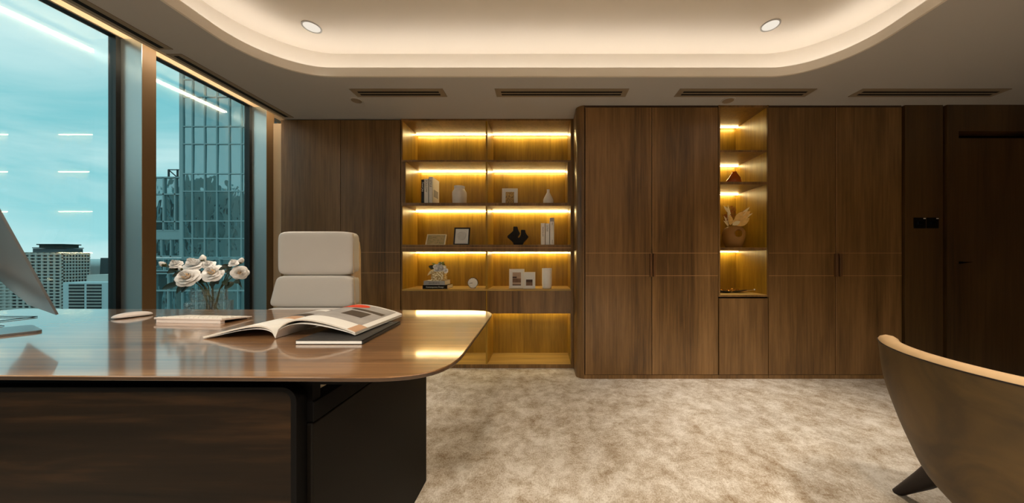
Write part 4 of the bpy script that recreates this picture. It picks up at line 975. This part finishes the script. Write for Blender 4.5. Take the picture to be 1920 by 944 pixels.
for j, (px, py, r, lb, kd_) in enumerate(roses):
    dy = -.05+.02*(j % 4) if kd_ == 1 else .01*(j % 5)-.02
    c_ = Vector((X(px, VD+dy), VD+dy, Z(py, VD+dy))); t = thing('rose', lb, 'rose', (c_.x, c_.y, c_.z-.01), group='white roses in the stepped glass vase')
    foot = base+Vector((.004*(j-6), .004*((j*5) % 7-3), 0)); face = {0: Vector(((-1 if px < 360 else .4), -.2, .8)), 1: Vector((.35, -1, .55)), 2: Vector((.15, -.75, .85)), 3: Vector((.8, -.7, .1))}[kd_]
    if j == 9: face = Vector((0, -.1, 1))
    R_ = r*q*1.06
    if kd_ == 0:
        m = MB(); f = face.normalized(); a_ = f.cross(Vector((0, 1, .2))).normalized(); b_ = f.cross(a_)
        m.loft([[c_+f*R_*h_+(a_*math.cos(2*PI*i/14)+b_*math.sin(2*PI*i/14))*R_*w__*(1+.12*math.sin(3*2*PI*i/14+h_*3)) for i in range(14)] for h_, w__ in ((-.9, .3), (-.5, .68), (0, .78), (.5, .62), (.9, .35), (1.15, .08))]); m.build('bloom', M['petal'] if j != 9 else M['petal'], t, auto=False)
        m = MB(); m.loft([[c_+f*R_*h_+(a_*math.cos(2*PI*i/10)+b_*math.sin(2*PI*i/10))*R_*w__ for i in range(10)] for h_, w__ in ((-1.35, .12), (-1.1, .35), (-.7, .6), (-.35, .74))]); m.build('sepal', M['stem'], t, auto=False)
    else:
        m = MB(); bloom(m, c_, R_, face, petals=6, rings=5, seed=j+10); m.build('bloom', M['petal'], t, auto=False)
        if kd_ in (1, 3):
            m = MB(); bloom(m, c_+face.normalized()*R_*.35, R_*.33, face, petals=5, rings=3, seed=j+40); m.build('bloom_heart', M['petalc'], t, auto=False)
    k1 = base+Vector(((c_.x-base.x)*.25, dy*.3, (c_.z-base.z)*.55))
    if j in (5, 6, 10): k1 = Vector((X(412, VD), VD, Z(543, VD)))
    m = MB(); k2 = k1.lerp(c_, .55)+Vector((0, 0, .012)); m.tube([foot, foot.lerp(k1, .6), k1, k2, c_-face.normalized()*R_*.15*(0 if kd_ else 6)], [.0028, .0028, .0024, .002, .0017], 7); m.build('stem', M['stem'], t)
    for (a0, b0_, a1, b1, wd) in leaves[j]:
        m = MB(); yy = VD+dy+.012*(1 if kd_ == 1 else -.5); leafmesh(m, (X(a0, yy), yy+.01, Z(b0_, yy)), (X(a1, yy), yy-.012, Z(b1, yy)), wd*q, normal=Vector((.1, -1, .35))); m.build('leaf', M['leaf'], t, auto=False)
# ------------------------------------------------------------------ armchair
RZ = .72; tD = (H-RZ)*F/(634-VY); tX = X(1645.5, tD); rr0 = .488
dl_ = math.hypot(tX, tD); cxx, cyy = tX+rr0*tD/dl_, tD-rr0*tX/dl_
dist = math.hypot(cxx, cyy); ang = math.atan2(cxx, cyy)
prof = []
for px, py in ((1822, 944), (1780, 920), (1752, 894), (1725, 862), (1703, 820), (1680, 770), (1655, 700), (1645.5, 634)):
    th = math.atan((px-VX)/F); r = dist*math.sin(ang-th); tt = math.sqrt(dist*dist-r*r); D__ = tt*math.cos(th); prof.append((r, Z(py, D__)))
prof = [(.10, prof[0][1]-.02)]+prof
ac = thing('tub_armchair', 'olive suede tub armchair with tan inner lining and dark tapered legs', 'armchair', (cxx, cyy, 0))
def lerp_prof(t_):
    k = t_*(len(prof)-1); i = min(int(k), len(prof)-2); f_ = k-i
    p0 = prof[max(i-1, 0)]; p1 = prof[i]; p2 = prof[i+1]; p3 = prof[min(i+2, len(prof)-1)]
    cr = lambda a, b, c, d: .5*((2*b)+(-a+c)*f_+(2*a-5*b+4*c-d)*f_*f_+(-a+3*b-3*c+d)*f_**3)
    return cr(p0[0], p1[0], p2[0], p3[0]), cr(p0[1], p1[1], p2[1], p3[1])
PFs = [lerp_prof(i/40) for i in range(41)]
def rimz(phi):   # phi degrees about the chair centre; the opening faces 35 degrees
    d = abs((phi-225+180) % 360-180)   # 0 at the back
    # full height up to 92 degrees from back, then falls to seat front
    k = min(1, max(0, (d-92)/55)); k = k*k*(3-2*k)
    return RZ-(.30)*k
def rad_at(z):
    for a_, b_ in zip(PFs, PFs[1:]):
        if a_[1] <= z <= b_[1]: return a_[0]+(b_[0]-a_[0])*(z-a_[1])/(b_[1]-a_[1]+1e-9)
    return PFs[-1][0] if z > PFs[-1][1] else PFs[0][0]
zb = PFs[0][1]
nphi = 96
def shellpt(ph, z, dr=0):
    r = rad_at(z)+dr; a_ = math.radians(ph); return (cxx+r*math.cos(a_), cyy+r*math.sin(a_), z)
m = MB(); rings = []
for i in range(31):
    ring = []
    for k in range(nphi):
        ph = 360*k/nphi; zt2 = rimz(ph); f_ = (i/30); z_ = zb+(zt2-zb)*f_; ring.append(shellpt(ph, z_))
    rings.append(ring)
m.loft(rings, cap=False); m.bm.faces.new([m.bm.verts.new(p) for p in rings[0]]); bmesh.ops.remove_doubles(m.bm, verts=m.bm.verts[:], dist=1e-5); m.build('outer_shell', M['suede'], ac, auto=False)
m = MB(); rings = []
for dr, dz in ((0, 0), (-.006, .010), (-.022, .017), (-.042, .014), (-.055, .004), (-.062, -.02), (-.068, -.10), (-.075, -.24)):
    rings.append([(lambda p: (p[0], p[1], max(.37, p[2]+dz)))(shellpt(360*k/nphi, rimz(360*k/nphi), dr-(.0 if dz > -.05 else .0))) for k in range(nphi)])
m.loft(rings, cap=False); m.build('inner_lining', M['suedei'], ac, auto=False)
m = MB(); pts = [shellpt(360*k/nphi, rimz(360*k/nphi)-.001, .001) for k in range(nphi)]; 
n = nphi; rgs = []
for k in range(nphi+1):
    p = Vector(pts[k % n]); a_ = math.radians(360*k/nphi); o_ = Vector((math.cos(a_), math.sin(a_), 0)); rgs.append([p+o_*.0022*math.cos(2*PI*j/6)+Vector((0, 0, 1))*.0022*math.sin(2*PI*j/6) for j in range(6)])
m.loft(rgs, cap=False); m.build('piping', M['legw'], ac, auto=False)
m = MB(); m.puff(cxx-.36, cxx+.36, cyy-.36, cyy+.36, .32, .45, p=3.2); m.build('seat_cushion', M['suedei'], ac, auto=False)
fx, fy = X(1681, 1.352), 1.352
off = Vector((fx-cxx, fy-cyy, 0)); a0_ = math.atan2(off.y, off.x); rf = off.length
for k in range(4):
    a_ = a0_+k*PI/2; d_ = Vector((math.cos(a_), math.sin(a_), 0)); C0 = Vector((cxx, cyy, 0))
    MB().tube([C0+d_*rf+Vector((0, 0, 0)), C0+d_*(rf*.83)+Vector((0, 0, .115)), C0+d_*(rf*.64)+Vector((0, 0, .26))], [.015, .032, .048], 16).build('leg', M['legw'], ac)
# ------------------------------------------------------------------ the city outside
GZ = -62
struct(MB().box(-900, 200, -700, 900, GZ-1, GZ).build('ground', M['road']))
TD = 28.0; ts = TD/F
tx = lambda px: (px-VX)*ts
tz = lambda py: H-(py-VY)*ts
tw = thing('glass_tower', 'tall teal glass office tower filling the right of the window view', 'building', (tx(410), TD+6, GZ))
MB().box(tx(341.5), tx(520), TD+.12, TD+14, tz(483)+.1, 34).build('wall', M['bdark'], tw)
vx_ = [341.5]+[361+23*i for i in range(7)]
hz = [149, 181.5]
rows = []
ypx = [-70]; 
for kk in range(-3, 4): rows += [149+88.6*kk, 181.8+88.6*kk]
rows = sorted([r for r in rows if r < 482])+[483]
m = MB()
for v in vx_: m.box(tx(v)-.05, tx(v)+.05, TD-.05, TD+.12, tz(483), 34)
for r in rows: m.box(tx(341.5), tx(v), TD-.04, TD+.12, tz(r)-.05, tz(r)+.05)
m.box(tx(341.5)-.2, tx(341.5)+.12, TD-.06, TD+.3, tz(482), 34)
m.build('mullion_grid', M['bmull'], tw)
pane0 = None
def pane(parent, xa, xb, ya, yb_, D__):
    global pane0
    off = ROOT.get(parent.name, (0, 0, 0))
    cx, cz = (tx(xa)+tx(xb))/2, (tz(ya)+tz(yb_))/2
    if pane0 is None:
        mb = MB(); mb.box(-.5, .5, 0, .04, -.5, .5); pane0 = mb.build('window_pane', M['tglass']); o = pane0
    else: o = pane0.copy(); COL.objects.link(o)
    o.parent = parent; o.location = (cx-off[0], D__-off[1], cz-off[2]); o.scale = (tx(xb)-tx(xa), 1, abs(tz(ya)-tz(yb_)))
    o.rotation_euler = (math.radians(rnd.uniform(-.5, .5)), 0, math.radians(rnd.uniform(-.6, .6)))
vr = [r for r in rows if r > -60]
for a_, b_ in zip(vr, vr[1:]):
    for xa, xb in zip(vx_[:7], vx_[1:]): pane(tw, xa+.9, xb-.9, a_+.9, b_-.9, TD+.03)
pd = thing('podium_block', 'lower glass podium block below the teal tower', 'building', (tx(380), TD+4, GZ))
MB().box(tx(240), tx(520), TD+.02, TD+14, GZ, tz(484)).build('wall', M['bdark'], pd)
m = MB(); prow = [486, 508, 513, 545, 582, 620]; pc1 = [260+26*i for i in range(9)]
for r in prow: m.box(tx(240), tx(490), TD-.24, TD+.02, tz(r)-.06, tz(r)+.06)
for i, (ra, rb, o_) in enumerate(((484, 508, 0), (513, 545, 8), (545, 620, 8))):
    for v in pc1: m.box(tx(v+o_)-.05, tx(v+o_)+.05, TD-.22, TD+.02, tz(rb), tz(ra))
m.build('mullion_grid', M['bmull'], pd)
for ra, rb, o_ in ((484, 508, 0), (513, 545, 8), (545, 620, 8)):
    for v in pc1[:-1]: pane(pd, v+o_+1, v+o_+25, ra+1, rb-1, TD-.08)
lb_ = thing('glass_annex', 'lower glass annex with a roof railing at the left of the teal tower', 'building', (tx(300), TD+4, GZ))
MB().box(tx(240), tx(341)-.32, TD+.5, TD+10, tz(482.5), tz(331)).build('wall', M['bdark'], lb_)
m = MB()
for r in (331, 363, 415, 432, 448, 481): m.box(tx(240), tx(341)-.32, TD+.3, TD+.5, tz(r)-.06, tz(r)+.06)
for v in (251, 275, 298, 320): m.box(tx(v)-.06, tx(v)+.06, TD+.3, TD+.5, tz(432), tz(331))
for v in (262, 294, 312, 330): m.box(tx(v)-.05, tx(v)+.05, TD+.3, TD+.5, tz(483), tz(448))
m.box(tx(240), tx(341)-.32, TD+.33, TD+.5, tz(448), tz(432))
m.build('mullion_grid', M['bmull'], lb_)
for ra, rb, cl in ((331, 363, (251, 275, 298, 320, 338)), (363, 415, (251, 275, 298, 320, 338)), (415, 432, (251, 275, 298, 320, 338)), (448, 483, (262, 294, 312, 330))):
    for xa, xb in zip(cl, cl[1:]): pane(lb_, xa+1, xb-1, ra+1, rb-1, TD+.42)
m = MB(); m.box(tx(300), tx(341)-.2, TD+.6, TD+.68, tz(315.5), tz(314)); 
for v in (300, 317): m.box(tx(v)-.05, tx(v)+.05, TD+.6, TD+.7, tz(331), tz(314.5))
m.tube([(tx(300), TD+.65, tz(315)), (tx(312), TD+1, tz(331))], .05, 6); m.build('roof_railing', M['bdark'], lb_)
# hotel with a concrete window grid
def hotel():
    HD = 285.0; hs = HD/F; hx = lambda px: (px-VX)*hs; hzz = lambda py: H-(py-VY)*hs
    t = thing('hotel_block', 'pale concrete high-rise with a dense grid of square windows', 'building', (hx(60), HD+10, GZ))
    ztop = hzz(473.5); xr = hx(115)
    MB().box(hx(-60), xr-1.2, HD+1.2, HD+18, GZ, ztop).build('wall', M['bconc'], t)
    m = MB(); rowp = [478+6*i for i in range(19)]; colp = [111-11.6*i for i in range(16)]
    for r in rowp+[473.5]: m.box(hx(-60), xr, HD, HD+1.2, hzz(r)-.1, hzz(r)+1.1 if r > 474 else ztop)
    for cpx in colp: m.box(hx(cpx)-.1, hx(cpx)+1.5, HD+.2, HD+1.1, GZ, ztop-.3)
    nside = 9; dep = 17.0
    for k in range(nside+1): m.box(xr-1.1, xr-.2, HD+1+k*dep/nside-.25, HD+1+k*dep/nside+.25, GZ, ztop-.3)
    for r in rowp+[473.5]: m.box(xr-1.15, xr, HD+.05, HD+dep+1.3, hzz(r)-.08, hzz(r)+1.0 if r > 474 else ztop)
    m.build('concrete_grid', M['bconc'], t)
    w0 = None; cnt = 0; items = []
    for ri, r in enumerate(rowp[:-1]):
        for k in range(nside): items.append((1, ri, k))
        for k in range(8): items.append((0, ri, k))
    rest = MB()
    for (sd, ri, k) in items:
        za, zb_ = hzz(rowp[ri+1])+1.1, hzz(rowp[ri])-.1
        if sd: bb = (xr-1.25, xr-.95, HD+1.3+k*dep/nside, HD+1+(k+1)*dep/nside-.3, za, zb_)
        else: bb = (hx(colp[k+1])+1.5, hx(colp[k])-.1, HD+.9, HD+1.25, za, zb_)
        if cnt < 100: MB().box(*bb).build('window', M['bwin'], t)
        else: rest.box(*bb)
        cnt += 1
    o = rest.build('window_rows', M['bwin'], t); o['kind'] = 'stuff'
    m = MB(); m.box(hx(48), hx(113), HD+4, HD+14, ztop, hzz(466)); m.box(hx(96), hx(148)*.0+hx(114), HD+2, HD+12, ztop, hzz(468)); m.build('roof_block', M['bdark'], t)
    m = MB(); m.box(hx(50), hx(112), HD+3, HD+15, hzz(465.5), hzz(464)); m.box(hx(60), hx(105), HD+4, HD+14, hzz(464), hzz(459.5)); m.box(hx(58), hx(107), HD+3, HD+15, hzz(459.5), hzz(457.5)); m.build('rooftop_pavilion', M['hill'], t)
hotel()
WD = 200.0; ws = WD/F; wx = lambda px: (px-VX)*ws; wz = lambda py: H-(py-VY)*ws
t = thing('white_office_block', 'white low office block with dark horizontal window bands', 'building', (wx(165), WD+10, GZ))
MB().box(wx(118), wx(235), WD, WD+30, GZ, wz(530)).build('wall', M['bwhite'], t)
MB().box(wx(120), wx(235), WD+10, WD+30, wz(530), wz(517)).build('roof_block', M['bconc'], t)
for (a_, b_) in ((130, 158), (163.5, 190.5)):
    for k in range(9):
        MB().box(wx(a_), wx(b_), WD-.3, WD+.2, wz(533.5+6*k+3.6), wz(533.5+6*k)).build('window_band', M['bwin'], t)
    MB().box(wx(a_), wx(b_), WD-.2, WD+.1, wz(590), wz(533)).build('spandrel', M['bconc'], t)
t = thing('grey_sloped_block', 'dark grey block with a roof mast beside the window frame', 'building', ((205-VX)*.55, 315, GZ))
gd = 313.0; gs = gd/F; gx = lambda px: (px-VX)*gs; gz = lambda py: H-(py-VY)*gs
MB().prism([(gx(186), gz(535)), (gx(188.5), gz(484)), (gx(240), gz(484)), (gx(240), gz(535))], gd, gd+25, axis='y').prism([(gx(186), GZ), (gx(186), gz(535)), (gx(240), gz(535)), (gx(240), GZ)], gd, gd+25, axis='y').build('wall', M['bdark'], t)
MB().tube([(gx(201), gd+5, gz(484)), (gx(201), gd+5, gz(470))], .25, 6).tube([(gx(192), gd+5, gz(483)), (gx(201), gd+5, gz(476)), (gx(207), gd+5, gz(482))], .3, 6).build('roof_mast', M['bdark'], t)
t = thing('distant_low_block', 'distant low teal-grey block between the hotel and the grey block', 'building', (gx(178), gd+40, GZ))
MB().box(gx(160), gx(192), gd+30, gd+50, GZ, gz(496)).build('wall', M['bmull'], t); MB().box(gx(168), gx(190), gd+29, gd+32, gz(530), gz(503)).build('window_band', M['bdark'], t)
# buildings and hill seen mirrored in the glass tower
def mirrored(px0, px1, py, D__, mat, label):
    # stands on this side of the tower; its mirror image lies at depth Dv
    Dv = 2*TD-D__; a_ = (px0-VX)/F*Dv; b_ = (px1-VX)/F*Dv; zt2 = H-(py-VY)/F*Dv
    t = thing('apartment_tower', label, 'building', ((a_+b_)/2, D__-8, GZ), group='high-rises reflected in the glass tower')
    MB().box(a_, b_, D__-16, D__, GZ, zt2).build('wall', M[mat], t)
    m = MB(); n_ = int((b_-a_)/2.6); zz_ = zt2-3
    for k in range(26):
        m.box(a_+1, b_-1, D__-.05, D__+.15, zz_-1.5, zz_); zz_ -= 3.2
    m.build('window_band', M['bwin'], t)
mirrored(322, 340, 335, -55, 'bconc', 'narrow pale high-rise mirrored at the left edge of the glass tower')
mirrored(345, 357, 330, -70, 'bconc', 'slim tower mirrored just inside the left edge of the glass tower')
mirrored(421, 442, 366, -62, 'bconc', 'pale apartment block mirrored in the middle panes of the glass tower')
mirrored(445, 468, 355, -75, 'bwhite', 'broad pale apartment block mirrored at the right panes of the glass tower')
mirrored(372, 395, 455, -40, 'bconc', 'low apartment block mirrored near the foot of the glass tower')
mirrored(300, 312, 345, -60, 'bwhite', 'thin white high-rise mirrored in the annex glass')
m = MB()
def hillf(a_, b_):
    x_ = -150-420*a_; y_ = -130-260*b_; return (x_, y_, GZ+(122+10*math.sin(a_*17)+9*math.sin(a_*41+b_*5)+6*math.sin(a_*83))*math.sin(PI*min(.999, b_*.5+.0)))
m.grid(lambda a_, b_: hillf(a_, b_), 60, 14)
struct(m.build('ground', M['hill'], auto=False))
